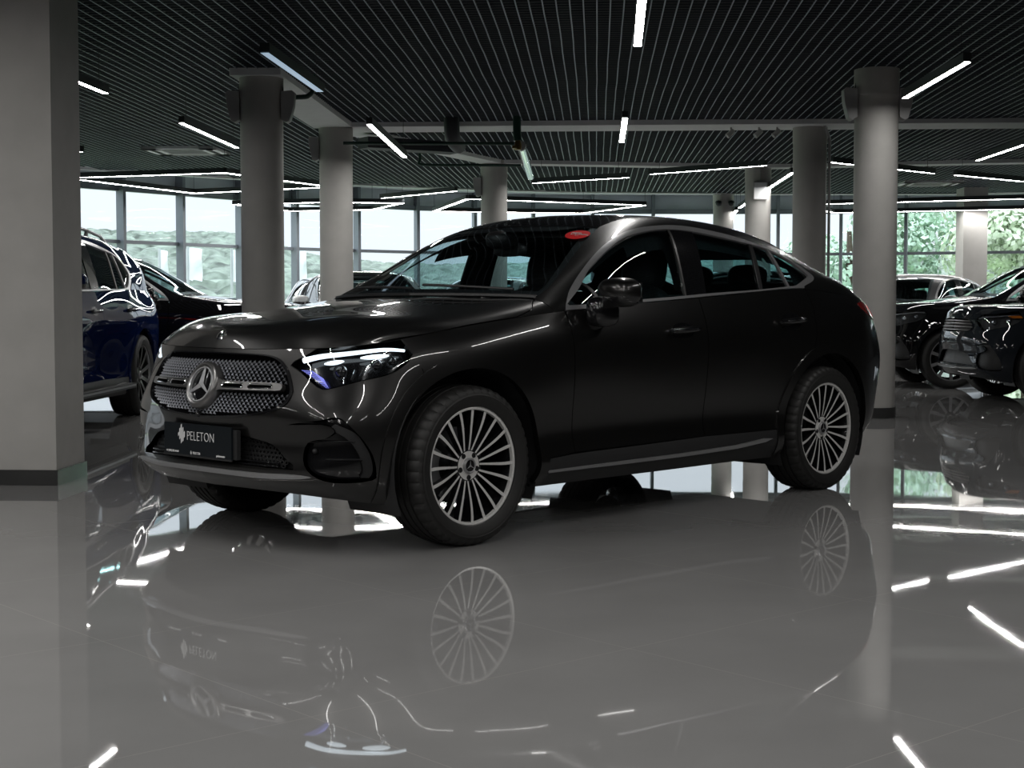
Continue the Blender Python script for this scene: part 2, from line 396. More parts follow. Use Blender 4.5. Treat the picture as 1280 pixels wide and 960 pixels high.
ROOF_EDGE = [(-1.4, .543, 1.512), (-1.6, .53, 1.54), (-1.9, .525, 1.558), (-2.3, .535, 1.535)]
RW_EDGE = [(-2.6, .555, 1.485), (-3.0, .60, 1.36), (-3.40, .60, 1.21)]

class Car: pass
def make_surfaces(spec):
    wf = spec.get('warp'); c = Car(); c.spec = spec
    ap = (lambda net: np.array([[wf(p) for p in r] for r in net])) if wf else (lambda net: net)
    c.W, c.H, c.C = Surf(ap(WALL)), Surf(ap(HOOD)), Surf(ap(CAB))
    c.wf = wf or (lambda p: np.array(p, float))
    c.wb = -float(c.wf((-2.888, .8, .36))[0]); c.R = spec.get('arch', .445); c.wz = spec.get('wz', .36)
    c.wx = float(c.wf((0, .8, .36))[0])
    return c
def near(c, S, pts): return S.near(np.array([c.wf(p) for p in pts]))
def arc(c, rear, a0, a1, R=None, n=26):
    x0 = -c.wb if rear else c.wx; R = R or c.R
    a = np.radians(np.linspace(a0, a1, n))
    return c.W.axis('side', [(x0+R*math.cos(t), c.wz+R*math.sin(t)) for t in a])

def build_wheel(c, par, pos, sgn, style, R, width, mats):
    """wheel = alloy rim with tyre, disc, caliper, cap and bolts under it; +y is the outer face"""
    k = R/.364; hw = width/2; face = hw-.02
    rim = MB()
    lip = .268*k
    rim.lathe([(lip, face-.012), (lip+.002, face+.002), (lip-.004, face+.005), (lip-.013*k, face+.002), (lip-.016*k, face-.012)], 96, 'y', mi=0)
    rim.lathe([(lip-.016*k, face-.012), (lip-.03*k, face-.05), (lip-.04*k, -.06), (lip-.03*k, -hw+.02), (lip, -hw+.012)], 72, 'y', mi=1)
    ns = {'multi': 20, 'ten': 10, 'five': 5}[style]
    for i in range(ns):
        th = 2*PI*i/ns+PI/2+.01; S0 = []
        r0, r1 = .066*k, lip-.008*k; K = 9
        for j in range(K+1):
            t = j/K; r = r0+(r1-r0)*t
            bend = .035*math.sin(PI*t)*(1 if i % 2 else -1) if style == 'multi' else 0
            pair = (.045 if i % 2 else -.045)*(1-t)**2*-1 if style == 'multi' else 0
            w = ((.0042+.0038*t) if style == 'multi' else (.016+.004*t) if style == 'ten' else (.05-.02*t))*k
            d = face-.002-.028*k*(1-t)**1.6
            a = th+bend*.5+pair
            cc, ss = math.cos(a), math.sin(a)
            S0.append([(r*cc-q*ss, y, r*ss+q*cc) for q, y in ((-w, d), (w, d), (w*.75, d-.034*k), (-w*.75, d-.034*k))])
        P = [p for s4 in S0 for p in s4]; F0 = []; F1 = []
        for j in range(K):
            b = j*4
            F0.append((b, b+4, b+5, b+1)); F1 += [(b+1, b+5, b+6, b+2), (b+2, b+6, b+7, b+3), (b+3, b+7, b+4, b)]
        rim.add(P, F0, 0, smooth=False); rim.add(P, F1, 1, smooth=False)
    fd = face-.028*k
    rim.lathe([(.082*k, fd-.03), (.08*k, fd-.004), (.07*k, fd-.001), (.066*k, fd)], 40, 'y', mi=1)
    rim.lathe([(.066*k, fd), (.04*k, fd+.001), (.0, fd+.001)], 40, 'y', mi=0 if style == 'multi' else 1)
    if sgn < 0: rim = rim.flip()
    w = rim.build('wheel', [mats[0], mats[1]], par, pos)
    ty = MB(); nseg = 180 if style == 'multi' else 72
    prof = [(lip, -hw+.012), (lip+.012*k, -hw+.004), (lip+.04*k, -hw-.004), (R-.05*k, -hw-.006), (R-.018*k, -hw+.004), (R-.006*k, -hw+.022)]
    tread = []
    gw = .010
    for g in (-.062, -.021, .021, .062):
        y = g*width/.255; tread += [(R-.0005-abs(y)*.01, y-gw/2-.001), (R-.008, y-gw/2), (R-.008, y+gw/2), (R-.0005-abs(y)*.01, y+gw/2+.001)]
    prof += tread+[(r, -y) for r, y in prof[::-1]]
    P = []; F = []; kk = len(prof)
    for i in range(nseg):
        a = 2*PI*i/nseg
        for j, (r, y) in enumerate(prof):
            rr = r-(.006 if (i % 4 == 0 and style == 'multi' and (j in (4, 5, 6) or kk-1-j in (4, 5, 6))) else 0)
            z = rr*math.sin(a); z = max(z, -pos[2]+.001); P.append((rr*math.cos(a), y, z))
    for i in range(nseg):
        for j in range(kk-1):
            a, b = i*kk+j, ((i+1) % nseg)*kk+j; F.append((a, a+1, b+1, b))
    ty.add(P, F)
    # raised band on the sidewall
    ty.lathe([(R-.052*k, hw+.0045), (R-.045*k, hw+.0075), (R-.038*k, hw+.0045)], nseg, 'y')
    (ty if sgn > 0 else ty.flip()).build('tyre', M['rubber'], w)
    b = MB(); b.lathe([(.0, .01), (.06*k, .01), (.062*k, -.012), (.17*k, -.012), (.175*k, -.02), (.175*k, -.04), (.0, -.04)], 48, 'y')
    (b if sgn > 0 else b.flip()).build('brake_disc', M['iron'], w)
    if style == 'multi':
        b = MB(); b.lathe([(.115, -.055), (.19, -.055), (.195, -.02), (.185, .012), (.12, .012), (.115, -.055)], 14, 'y', a0=-.45, a1=.55)
        (b if sgn > 0 else b.flip()).build('brake_caliper', M['satin'], w)
        for i in range(5):
            a = PI/2+2*PI*(i+.5)/5; b = MB()
            b.lathe([(.0, fd+.006), (.009, fd+.006), (.0125, fd+.002), (.0125, fd-.012)], 12, 'y', c=(.054*math.cos(a), 0, .054*math.sin(a)))
            (b if sgn > 0 else b.flip()).build('wheel_bolt', M['gloss_black'], w)
    cap = MB(); cap.lathe([(.037*k, fd-.004), (.036*k, fd+.010), (.031*k, fd+.014), (.027*k, fd+.011)], 40, 'y', mi=0)
    cap.lathe([(.027*k, fd+.011), (.0, fd+.012)], 40, 'y', mi=1)
    if style == 'multi':
        for i in range(3):
            a = PI/2+2*PI*i/3; u = (math.cos(a), math.sin(a)); q = (-u[1], u[0]); y = fd+.013
            cap.add([(u[0]*.028, y, u[1]*.028), (q[0]*.004, y, q[1]*.004), (-u[0]*.004, y, -u[1]*.004), (-q[0]*.004, y, -q[1]*.004), (u[0]*.006, y+.003, u[1]*.006)],
                    [(0, 1, 4), (1, 2, 4), (2, 3, 4), (3, 0, 4)], 0, smooth=False)
    (cap if sgn > 0 else cap.flip()).build('hub_cap', [M['satin'], M['gloss_black']], w)
    return w

def star_points(a, R):
    u = (math.cos(a), math.sin(a)); q = (-u[1], u[0])
    return u, q

def build_car(name, label, cat, loc, yaw, spec):
    c = make_surfaces(spec); W, H, C = c.W, c.H, c.C; sp = spec
    h = sp.get('h', .06); hero = sp.get('hero', False)
    body = M[sp['paint']]; trim = M[sp.get('trim', 'satin')]
    root = tag(empty(name, loc, yaw), label, cat)
    V = W.V; vtop = V-.0005
    def ut(x): return W.u_at(float(c.wf((x, .86, 1.0))[0]), V)
    def uc(x): return C.u_at(float(c.wf((x, .86, 1.08))[0]), 0)
    nr = lambda S, P: near(c, S, P)
    L = lambda *a: np.concatenate([np.atleast_2d(np.array(q, float)) for q in a])
    NL = [(1, ''), (-1, '')]
    def both(nm, mb, m, par=root):                     # a left part and a right part
        a = mb.build(nm, m, par); b = mb.flip().build(nm, m, par); return a, b
    hl_low = smooth_pts(nr(W, HL_LOW), 3); hl_up = nr(W, HL_UP)
    u_hl0 = W.near([c.wf((.63, .60, .893))])[0][0]; u_hl1 = W.near([c.wf((.335, .805, .928))])[0][0]
    gr = smooth_pts(nr(W, GRILLE), 4); gs = sp.get('grille_scale')
    if gs: gc = gr[:, 1].mean()+gs[2]; gr = np.c_[gr[:, 0]*gs[0], gc+(gr[:, 1]-gr[:, 1].mean())*gs[1]]
    gr[0, 0] = gr[-1, 0] = 0
    low = smooth_pts(nr(W, LOWER), 2); low[0, 0] = low[-1, 0] = 0
    itk = smooth_pts(nr(W, INTAKE), 3, True)
    # ---- front bumper
    seam = nr(W, [(.27, .88, .80), (.338, .857, .831)])
    aF = arc(c, False, -17, 56)
    aF = aF[aF[:, 1] > .02]
    mb = MB()
    loop = L((0, 0), (aF[0][0], 0), aF, seam[:1], hl_low[2:], hl_up, (u_hl0, vtop), (0, vtop), gr, low, (0, 0))
    panel(mb, W, loop, [itk], h=h, inset=0 if not hero else .0012, rim=.02)
    mb.mirror().build('front_bumper', body, root)
    # ---- fender
    mb = MB(); aT = arc(c, False, 56, 180, n=40)
    ds = nr(W, [(-.668, .899, .988), (-.669, .93, .85), (-.675, .92, .6), (-.69, .912, .37)])
    sillF = nr(W, [(-.52, .92, .358)])
    loop = L(aT[::-1], seam, hl_low[:2], (u_hl1, vtop), (ut(-.668), vtop), ds, sillF)
    panel(mb, W, loop, h=h, rim=.02)
    panel(mb, H, L((H.u_at(float(c.wf((-.34, .86, 1.0))[0]), 0), 0), (H.U, 0), (H.U, H.near([c.wf((-.58, .785, 1.1))])[0][1]), nr(H, [(-.53, .79, 1.098), (-.46, .846, 1.056)])), h=h, inset=0)
    both('front_fender', mb, body)
    # ---- doors
    fd = MB()
    dB = nr(W, [(-1.734, .906, 1.0), (-1.729, .93, .85), (-1.724, .92, .6), (-1.722, .91, .384)])
    panel(fd, W, L((ut(-.674), vtop), ds, dB[::-1], (ut(-1.722), vtop)), h=h, rim=.02, inset=.0025)
    fdl, fdr = both('front_door', fd, body)
    rd = MB()
    dR = nr(W, [(-2.774, .897, 1.07), (-2.762, .917, 1.012), (-2.755, .935, .947), (-2.742, .944, .888), (-2.722, .945, .842)])
    aR1 = arc(c, True, 66, 2, n=24); aR2 = arc(c, True, 66, 135, n=24)
    sb = nr(W, [(-2.38, .915, .384)])
    panel(rd, W, L((ut(-1.722), vtop), dB, sb, aR1[::-1], dR[::-1], (ut(-2.745), vtop)), h=h, rim=.02, inset=.0025)
    rdl, rdr = both('rear_door', rd, body)
    # ---- rear end
    u_t = W.near([c.wf((-3.6, .70, 1.0))])[0][0]; vz = W.near([c.wf((-3.72, .74, .79))])[0][1]
    q = MB(); rq = nr(W, [(-3.25, .94, .70), (-3.42, .905, .76)])
    panel(q, W, L((ut(-2.745), vtop), dR, aR2, rq, (u_t, vz), (u_t, vtop)), h=h, rim=.015, inset=.001)
    both('rear_quarter_panel', q, body)
    aR3 = arc(c, True, 135, 197, n=20); aR3 = aR3[aR3[:, 1] > .02]
    mb = MB()
    panel(mb, W, L((aR3[-1][0], 0), (W.U, 0), (W.U, vz), (u_t, vz), rq[::-1], aR3), h=h, inset=.001)
    mb.mirror().build('rear_bumper', body, root)
    mb = MB(); panel(mb, W, L((u_t, vz), (W.U, vz), (W.U, vtop), (u_t, vtop)), h=h, inset=.0)
    vr = C.near([c.wf((-3.40, .60, 1.21))])[0]
    panel(mb, C, L((vr[0], C.V), vr, (C.U, vr[1]), (C.U, C.V)), h=h, inset=.001)
    tg = mb.mirror().build('tailgate', body, root)
    # ---- sills
    mb = MB(); a1 = arc(c, False, 181, 199, n=8); a1 = a1[a1[:, 1] > .012]; a2 = arc(c, True, -17, 1, n=8); a2 = a2[a2[:, 1] > .012]
    panel(mb, W, L(sillF, nr(W, [(-.69, .912, .367), (-1.2, .91, .374), (-1.722, .91, .385)]), sb, a2[::-1], (a2[0][0], 0), (a1[-1][0], 0), a1[::-1]), h=h, rim=.02)
    sl = both('side_sill', mb, M[sp.get('sill', 'plastic')])
    mb = MB(); sv = nr(W, [(-.493, .918, .292), (-.931, .92, .293), (-1.5, .923, .297), (-1.993, .922, .305), (-2.26, .921, .322), (-2.33, .92, .336), (-2.25, .921, .341), (-1.993, .922, .323), (-1.5, .923, .312), (-.931, .92, .306), (-.493, .918, .300)])
    panel(mb, W, sv, h=.05, off=.012, rim=.02, inset=0)
    both('sill_trim', mb, trim)
    # ---- wheel arches and liners
    mb = MB()
    for rear in (False, True):
        x0 = -c.wb if rear else c.wx
        o1 = arc(c, rear, -15, 195, c.R-.006, 60); o2 = arc(c, rear, -15, 195, c.R+.055, 60)
        o1[:, 1] = np.maximum(o1[:, 1], .004); o2[:, 1] = np.maximum(o2[:, 1], .004)
        m2 = MB(); panel(m2, W, L(o1, o2[::-1]), h=min(h, .03), off=.007, rim=.03, inset=0)
        both('wheel_arch_trim', m2, M[sp.get('arch_mat', sp['paint'])])
        m3 = MB(); n = 28; P = []
        for i in range(n+1):
            a = math.radians(-25+230*i/n)
            for y in (.895, .80, .55): P.append((x0+(c.R+.005)*math.cos(a), y, c.wz+(c.R+.005)*math.sin(a)))
        m3.add(P, [(i*3+j, i*3+j+1, i*3+j+4, i*3+j+3) for i in range(n) for j in range(2)])
        b0 = len(m3.v); m3.add([(x0, .55, c.wz)]+[P[i*3+2] for i in range(n+1)], [(0, i+1, i+2) for i in range(n)])
        both('wheel_arch_liner', m3, M['plastic'])
    # ---- bonnet
    mb = MB(); vA = H.near([c.wf((-.58, .785, 1.1))])[0][1]
    panel(mb, H, L((0, H.V), (0, .006), (H.u_at(float(c.wf((-.34, .86, 1.0))[0]), 0), .006), nr(H, [(-.46, .842, 1.058), (-.53, .785, 1.100)]), (H.U, vA+.01), (H.U, H.V)), h=h*.8, rim=.02, inset=.0022 if hero else .001)
    mb.mirror().build('bonnet', body, root)
    # ---- cabin frame
    cup = smooth_pts(nr(C, CHROME_UP), 3); wse = smooth_pts(nr(C, WS_EDGE), 3)
    roofe = smooth_pts(nr(C, ROOF_EDGE), 2); rwe = smooth_pts(nr(C, RW_EDGE), 3)
    mb = MB()
    panel(mb, C, L((0, 0), (uc(-.685), 0), cup, (uc(-2.73), 0), (C.U, 0), (C.U, rwe[-1][1]), rwe[::-1], roofe[::-1], wse[::-1], (0, wse[0][1])), h=h*.8, inset=.0, rim=.02)
    both('side_frame', mb, body)
    wst = nr(C, WS_TOP); wst[-1, 1] = C.V
    mb = MB(); wl = L((.03, C.V), (.03, wse[0][1]), wse, wst)
    panel(mb, C, wl, h=h, off=-.004, inset=.003, rim=0)
    ws = mb.mirror().build('windscreen', M['glass_front'], root)
    # black ceramic band round the windscreen (a part of the glass)
    mb = MB(); outer = L((.028, C.V), (.028, wse[0][1]-.004), wse, wst)
    q2 = np.array(wse); q2[:, 1] += .042; q2 = q2[2:-1]
    tp = np.array(wst); tp[:, 0] -= .075
    inner = L((.10, C.V), (.10, q2[0][1]), q2, (q2[-1][0]+.02, q2[-1][1]+.04), tp[1:-1], (tp[-1][0], C.V))
    panel(mb, C, L(outer, inner[::-1]), h=h, off=-.007, inset=0, rim=0)
    mb.mirror().build('windscreen_border', M['satin_black'], ws)
    mb = MB(); rb = (C.near([c.wf((-2.42, 0, 1.54))])[0][0], C.V)
    panel(mb, C, L(wst, rb, (rb[0], nr(C, [(-2.5, .548, 1.5)])[0][1]), roofe[::-1], (wse[-1])), h=h, inset=.002, rim=.02)
    mb.mirror().build('roof_panel', M['gloss_black'] if sp.get('glass_roof', True) else body, root)
    mb = MB(); panel(mb, C, L(rb, (rb[0], nr(C, [(-2.5, .548, 1.5)])[0][1]), rwe, (vr[0], C.V)), h=h, off=-.003, inset=.002, rim=0)
    mb.mirror().build('rear_window', M['glass_rear'], root)
    # ---- side glazing
    gt = nr(C, GL_TOP); gb = nr(C, GL_BOT)
    ring_in = smooth_pts(L(gt, gb), 3, True)
    mb = MB(); ringo = L((uc(-.672), .0), cup, (uc(-2.73), 0))
    panel(mb, C, ringo, [ring_in], h=min(h, .025), off=.005, inset=0, rim=.012)
    both('window_trim', mb, trim)
    iT = lambda x: int(np.argmin([abs(p[0]-x) for p in GL_TOP])); iB = lambda x: int(np.argmin([abs(p[0]-x) for p in GL_BOT]))
    def pane(nm, t0, t1, b0, b1, m, off, parL, parR, rim=0):
        mb = MB(); T0 = smooth_pts(gt[iT(t0):iT(t1)+1], 3); B0 = smooth_pts(gb[iB(b1):iB(b0)+1], 3) if iB(b1) != iB(b0) else gb[iB(b1):iB(b1)+1]
        panel(mb, C, L(T0, B0), h=h, off=off, inset=0, rim=rim)
        mb.build(nm, m, parL); mb.flip().build(nm, m, parR)
    fl = gb[iB(-.95):]
    mb = MB(); T0 = smooth_pts(gt[:iT(-1.64)+1], 3); B0 = smooth_pts(gb[iB(-1.609):], 3)
    panel(mb, C, L(T0, B0), h=h, off=-.006, inset=0, rim=0)
    mb.build('side_window', M['glass_side'], fdl); mb.flip().build('side_window', M['glass_side'], fdr)
    pane('door_pillar', -1.64, -1.848, -1.609, -1.797, M['gloss_black'], 0, fdl, fdr, .01)
    pane('side_window', -1.848, -2.357, -1.797, -2.298, M['glass_rear'], -.006, rdl, rdr)
    pane('quarter_window', -2.357, -2.821, -2.298, -2.818, M['glass_rear'], -.008, rdl, rdr)
    def bar(nm, a, b, w, m, parL, parR, off=.002):
        A, B = nr(C, [a, b]); d = np.array([w/2, 0]); mb = MB()
        panel(mb, C, L(A-d, A+d, B+d, B-d), h=.04, off=off, inset=0, rim=.012)
        mb.build(nm, m, parL); mb.flip().build(nm, m, parR)
    bar('window_divider', (-2.357, .743, 1.419), (-2.298, .863, 1.165), .035, M['satin_black'], rdl, rdr)
    bar('window_divider', (-2.522, .752, 1.393), (-2.572, .862, 1.184), .022, trim, rdl, rdr)
    if hero: bar('pillar_trim', (-1.648, .719, 1.48), (-1.612, .864, 1.128), .016, M['dark_satin'], fdl, fdr, .004)
    if hero: bar('window_sail', (-.86, .80, 1.19), (-.95, .866, 1.092), .018, M['satin_black'], fdl, fdr, .0)
    # ---- lamps
    hl = L((u_hl1, vtop), hl_low, hl_up, (u_hl0, vtop))
    mb = MB(); panel(mb, W, hl, h=min(h, .04), off=-.055, inset=.004, rim=-.055, mi=0)
    for sgn in (1, -1):
        head = (mb if sgn > 0 else mb.flip()).build('headlamp', M['gloss_black'], root)
        def sub(nm, m_, mm): (m_ if sgn > 0 else m_.flip()).build(nm, mm, head)
        d = MB(); lp = smooth_pts(nr(W, [(.672, .55, .846), (.629, .633, .866), (.535, .729, .881), (.417, .798, .895), (.333, .841, .889)]), 5)
        d.tube(on_surf(W, lp, -.012), list(np.linspace(.0125, .006, len(lp))), 8); sub('daytime_lamp', d, M['lamp_white' if hero else sp.get('lampmat', 'lamp_cup')])  # hero strip glows in place of daylight reflected in its light guide
        if hero:
            for A, B, r in (((.632, .645, .833), (.573, .712, .846), .010), ((.514, .754, .860), (.404, .817, .869), .011)):
                d = MB(); uv = nr(W, [A, B]); p = on_surf(W, [uv[0]+(uv[1]-uv[0])*t for t in np.linspace(0, 1, 9)], -.016)
                d.tube(p, [r*math.sin(PI*max(.04, t))**.5 for t in np.linspace(.02, .98, 9)], 10); sub('lamp_element', d, M['lamp_white'])
            bl = nr(W, [(.686, .548, .806), (.666, .601, .803), (.649, .656, .772), (.643, .686, .733), (.652, .672, .735), (.668, .621, .769)])
            d = MB(); panel(d, W, bl, h=.03, off=-.014, rim=.01, inset=0); sub('corner_lamp', d, M['lamp_blue'])
            d = MB()
            for k in range(13):
                t = k/12; a = bl[1]+(bl[3]-bl[1])*t; b = bl[0]+(bl[4]-bl[0])*t
                d.tube(on_surf(W, [a, b], -.0115), .0012, 5)
            sub('lamp_rib', d, M['gloss_black'])
            for P0, r in (((.585, .70, .80), .030), ((.45, .79, .828), .026), ((.385, .825, .845), .022)):
                uv = nr(W, [P0]); p = on_surf(W, uv, -.042)[0]; n = W.nr(uv)[0]
                T = Vector((1, .35, 0)).to_track_quat('Z', 'Y').to_matrix()
                d = MB(); d.lathe([(r*1.15, .004), (r*1.1, .010), (r, .004)], 28); d.v = [tuple(T @ Vector(q)+Vector(p)) for q in d.v]
                d.ellipsoid(tuple(p), (r, r, r*.6), 20, 10, T=T, mi=1)
                sub('projector_lens', d, [M['lamp_cup'], M['gloss_black']])
            d = MB()
            for k in range(4):
                a = nr(W, [(.60-.04*k, .735+.012*k, .755+.012*k)])[0]; b = nr(W, [(.585-.05*k, .725+.02*k, .80+.012*k)])[0]
                d.beam(on_surf(W, a, -.04)[0], on_surf(W, b, -.045)[0], .004, .012)
            sub('reflector_fin', d, M['lamp_cup'])
        else:
            for P0, r in (((.56, .715, .82), .034), ((.43, .80, .845), .03)):
                p = on_surf(W, nr(W, [P0]), -.04)[0]; d = MB(); d.ellipsoid(tuple(p), (r, r, r), 14, 8); sub('projector_lens', d, M['lamp_cup'])
            if sp.get('amber'):
                d = MB(); panel(d, W, nr(W, [(.44, .79, .885), (.33, .84, .893), (.31, .85, .865), (.40, .82, .865)]), h=.04, off=-.004, inset=0, rim=.01); sub('indicator_lens', d, M['amber'])
        d = MB(); panel(d, W, hl, h=min(h, .04), off=.001, inset=.001, rim=0); sub('lamp_cover', d, M['glass_lens'])
    mb = MB(); tl = smooth_pts(nr(W, [(-3.33, .85, 1.088), (-3.46, .80, 1.094), (-3.60, .70, 1.09), (-3.70, .55, 1.085), (-3.72, .40, 1.08), (-3.80, .40, 1.02), (-3.66, .735, .99), (-3.54, .825, .985), (-3.42, .865, 1.025)]), 2, True)
    panel(mb, W, tl, h=.04, off=.006, inset=0, rim=.015)
    tls = both('tail_lamp', mb, M['red_dark'])
    mb = MB(); t2 = smooth_pts(nr(W, [(-3.50, .805, 1.075), (-3.60, .705, 1.075), (-3.64, .70, 1.005), (-3.56, .81, 1.0)]), 2, True)
    panel(mb, W, t2, h=.04, off=.0085, inset=0, rim=.01)
    mb.build('lamp_element', M['red'], tls[0]); mb.flip().build('lamp_element', M['red'], tls[1])
    # ---- door handles
    for dl, dr, xa, xb, za in ((fdl, fdr, -1.415, -1.630, .945), (rdl, rdr, -2.40, -2.615, .983)):
        uv = nr(W, [(xa+(xb-xa)*t, .925, za+.006*t) for t in np.linspace(0, 1, 9)])
        p = on_surf(W, uv, .026); P = [tuple(on_surf(W, uv[0], .004)[0])]+[tuple(q) for q in p]+[tuple(on_surf(W, uv[-1], .004)[0])]
        mb = MB(); mb.tube(P, [.010]+[.012+.006*math.sin(PI*t) for t in np.linspace(0, 1, 9)]+[.010], 12, mi=0)
        b = on_surf(W, uv, .0405); mb.tube(b[1:-1], .0035, 6, mi=1)
        m4 = mb
        o = m4.build('door_handle', [M['gloss_black'], M['chrome']], dl); o2 = m4.flip().build('door_handle', [M['gloss_black'], M['chrome']], dr)
        k = MB(); cuv = uv[4]; ring = [cuv+np.array([.095*math.cos(a), .034*math.sin(a)]) for a in np.linspace(0, 2*PI, 25)[:-1]]
        panel(k, W, ring, h=.03, off=.0015, inset=0, rim=0)
        k.build('handle_recess', M['gloss_black'], dl); k.flip().build('handle_recess', M['gloss_black'], dr)
    # ---- door mirrors
    P0 = c.wf((-.875, 1.035, 1.135)); dz = P0-np.array((-.875, 1.035, 1.135)); dz[0] += sp.get('mirror_fwd', 0)
    mb = MB(); T = Matrix.Rotation(math.radians(-14), 3, 'Z')
    mb.ellipsoid((-.875+dz[0], 1.035, 1.142+dz[2]), (.085, .118, .072), 28, 18, mi=0, e=.72, T=T)
    cap = MB(); cap.v, cap.f, cap.m, cap.n, cap.sm = mb.v, [f for f in mb.f], list(mb.m), mb.n, mb.sm
    zc = 1.122+dz[2]
    for i, f in enumerate(cap.f):
        if sum(cap.v[a][2] for a in f)/len(f) < zc: cap.m[i] = 1
    cap.ellipsoid((-.85+dz[0], .95, 1.05+dz[2]), (.085, .06, .075), 20, 12, mi=1, e=.6)
    cap.tube([(-.835+dz[0], .87, .985+dz[2]), (-.84+dz[0], .925, 1.01+dz[2]), (-.85+dz[0], .96, 1.07+dz[2])], [.04, .05, .05], 12, mi=1)
    cap.box(-.80+dz[0], -.93+dz[0], .93, 1.13, zc-.006, zc+.001, mi=2, T=Matrix.Identity(3))
    cap.box(-.955+dz[0], -.952+dz[0], .955, 1.115, 1.095+dz[2], 1.19+dz[2], mi=3)
    mm = [body, M['gloss_black'], M['dark_satin'], M['chrome']]
    cap.build('door_mirror', mm, root); cr_ = cap.flip()
    if hero:                                            # the far mirror is folded against its window
        Tm = Matrix.Translation((-.84, -.90, 0)) @ Matrix.Rotation(math.radians(-66), 4, 'Z') @ Matrix.Translation((.84, .90, 0)); cr_.v = [tuple(Tm @ Vector(q)) for q in cr_.v]
    cr_.build('door_mirror', mm, root)
    # ---- dark structure behind the gaps, floor pan
    sh = MB()
    def shell(S, off, test, nu, nv, sh=None):
        sh = shell.mb
        uu, vv = np.meshgrid(np.linspace(0, S.U, nu), np.linspace(0, S.V, nv)); UV = np.c_[uu.ravel(), vv.ravel()]
        P0 = S.ev(UV); P = P0-S.nr(UV)*off; P[:, 1] = np.maximum(P[:, 1], 0)
        F = []
        for j in range(nv-1):
            for i in range(nu-1):
                f = (j*nu+i, j*nu+i+1, (j+1)*nu+i+1, (j+1)*nu+i)
                if all(test(P0[a], UV[a]) for a in f): F.append(f)
        sh.add(P, F)
    shell.mb = sh
    def clear(p):
        return all((p[0]-x)**2+(p[2]-c.wz)**2 > (c.R+.012)**2 for x in (c.wx, -c.wb))
    shell(W, .045 if not hero else .024, lambda p, uv: clear(p) and not (p[0] > c.wx+.25 and hero), 150, 36)
    if hero: shell(W, .075, lambda p, uv: clear(p) and p[0] > c.wx+.2 and uv[1] < W.V-.05, 150, 36)
    shell(H, .03, lambda p, uv: True, 40, 20)
    sh.mirror().build('body_shell', M['plastic'], root)
    fz = .24 if hero else .26
    fl = MB()
    for x0, x1, yy in ((c.wx+.64, c.wx+.43, .56), (c.wx+.47, c.wx-.47, .54), (c.wx-.44, -c.wb+.44, .84), (-c.wb+.47, -c.wb-.47, .54), (-c.wb-.44, -c.wb-.80, .66)):
        fl.box(x1, x0, -yy, yy, fz-.01+(.05 if x0 > c.wx+.5 else 0), fz+.08)
    fl.build('floor_pan', M['plastic'], root)
    # ---- interior
    it = MB(); bz = 1.0
    zb = float(c.wf((-1.2, .8, 1.0))[2])
    it.box(-c.wb-.35, c.wx-.9, -.78, .78, .42, .46)
    it.box(-c.wb-.62, -c.wb-.02, -.78, .78, zb-.42, zb-.03)
    it.build('cabin_floor', M['interior'], root)
    ds_ = MB(); ds_.ellipsoid((-.70+dz[0]*.5, 0, zb-.10), (.34, .80, .17), 32, 14, e=.6)
    ds_.ellipsoid((-.98+dz[0]*.5, .37, zb-.02), (.13, .2, .06), 18, 10, e=.7)
    ds_.build('dashboard', M['interior'], root)
    hd = MB(); shell.mb = hd
    uA, uR = C.u_at(float(c.wf((-1.30, .7, 1.4))[0]), C.tv[2]), C.u_at(float(c.wf((-2.95, .7, 1.3))[0]), C.tv[2])
    uB0, uB1 = uc(-1.60), uc(-1.84); uC = uc(-2.62)
    def lined(p, uv):
        u, v = uv
        if u > uA-.02 and u < uR and v > C.tv[2]-.05: return True
        if u <= uA and C.tv[2]+.02 < v < C.tv[4]-.01 and u > .25: return True
        if uB0 < u < uB1 and v > .02: return True
        return u > uC+.12 and v < C.tv[4]-.03 and v > .02
    shell(C, .055, lined, 130, 60)
    hd.mirror().build('headliner', M['interior'], root)
    th = MB(); rc = Vector((-1.17+dz[0], .37, zb-.03)); T = Matrix.Rotation(math.radians(-65), 3, 'Y')
    ringp = [rc+T @ Vector((.185*math.cos(a), .185*math.sin(a), 0)) for a in np.linspace(0, 2*PI, 33)[:-1]]
    th.tube(ringp, .017, 8, closed=True)
    for a in (0, PI, -PI/2): th.tube([rc, rc+T @ Vector((.18*math.sin(a), .18*math.cos(a), 0))] if a != -PI/2 else [rc, rc+T @ Vector((.18, 0, 0))], .02, 6)
    th.ellipsoid(tuple(rc), (.06, .06, .04), 14, 8); th.build('steering_wheel', M['leather'], root)
    rf = float(c.C.ev([[C.u_at(float(c.wf((-1.83, 0, 1.5))[0]), C.V), C.V]])[0][2]); zs = rf-1.585
    xs = float(c.wf((-1.72, .4, 1.0))[0]); xr = float(c.wf((-2.68, .4, 1.0))[0])
    for y in (.37, -.37):
        st = MB(); st.ellipsoid((xs+.28, y, .60), (.27, .25, .10), 20, 12, e=.6)
        st.ellipsoid((xs-.04, y, .86), (.12, .24, .34), 20, 14, e=.6, T=Matrix.Rotation(math.radians(-14), 3, 'Y'))
        s_ = st.build('front_seat', M['leather'], root)
        hb = MB(); hb.ellipsoid((xs-.16, y, 1.275+zs*.6), (.075, .135, .13), 24, 14, e=.65, T=Matrix.Rotation(math.radians(-10), 3, 'Y'))
        for q in (-.05, .05): hb.tube([(xs-.13, y+q, 1.08+zs*.4), (xs-.155, y+q, 1.2+zs*.6)], .007, 6)
        hb.build('headrest', M['leather'], s_)
    st = MB(); st.ellipsoid((xr+.24, 0, .62), (.26, .66, .12), 24, 12, e=.5)
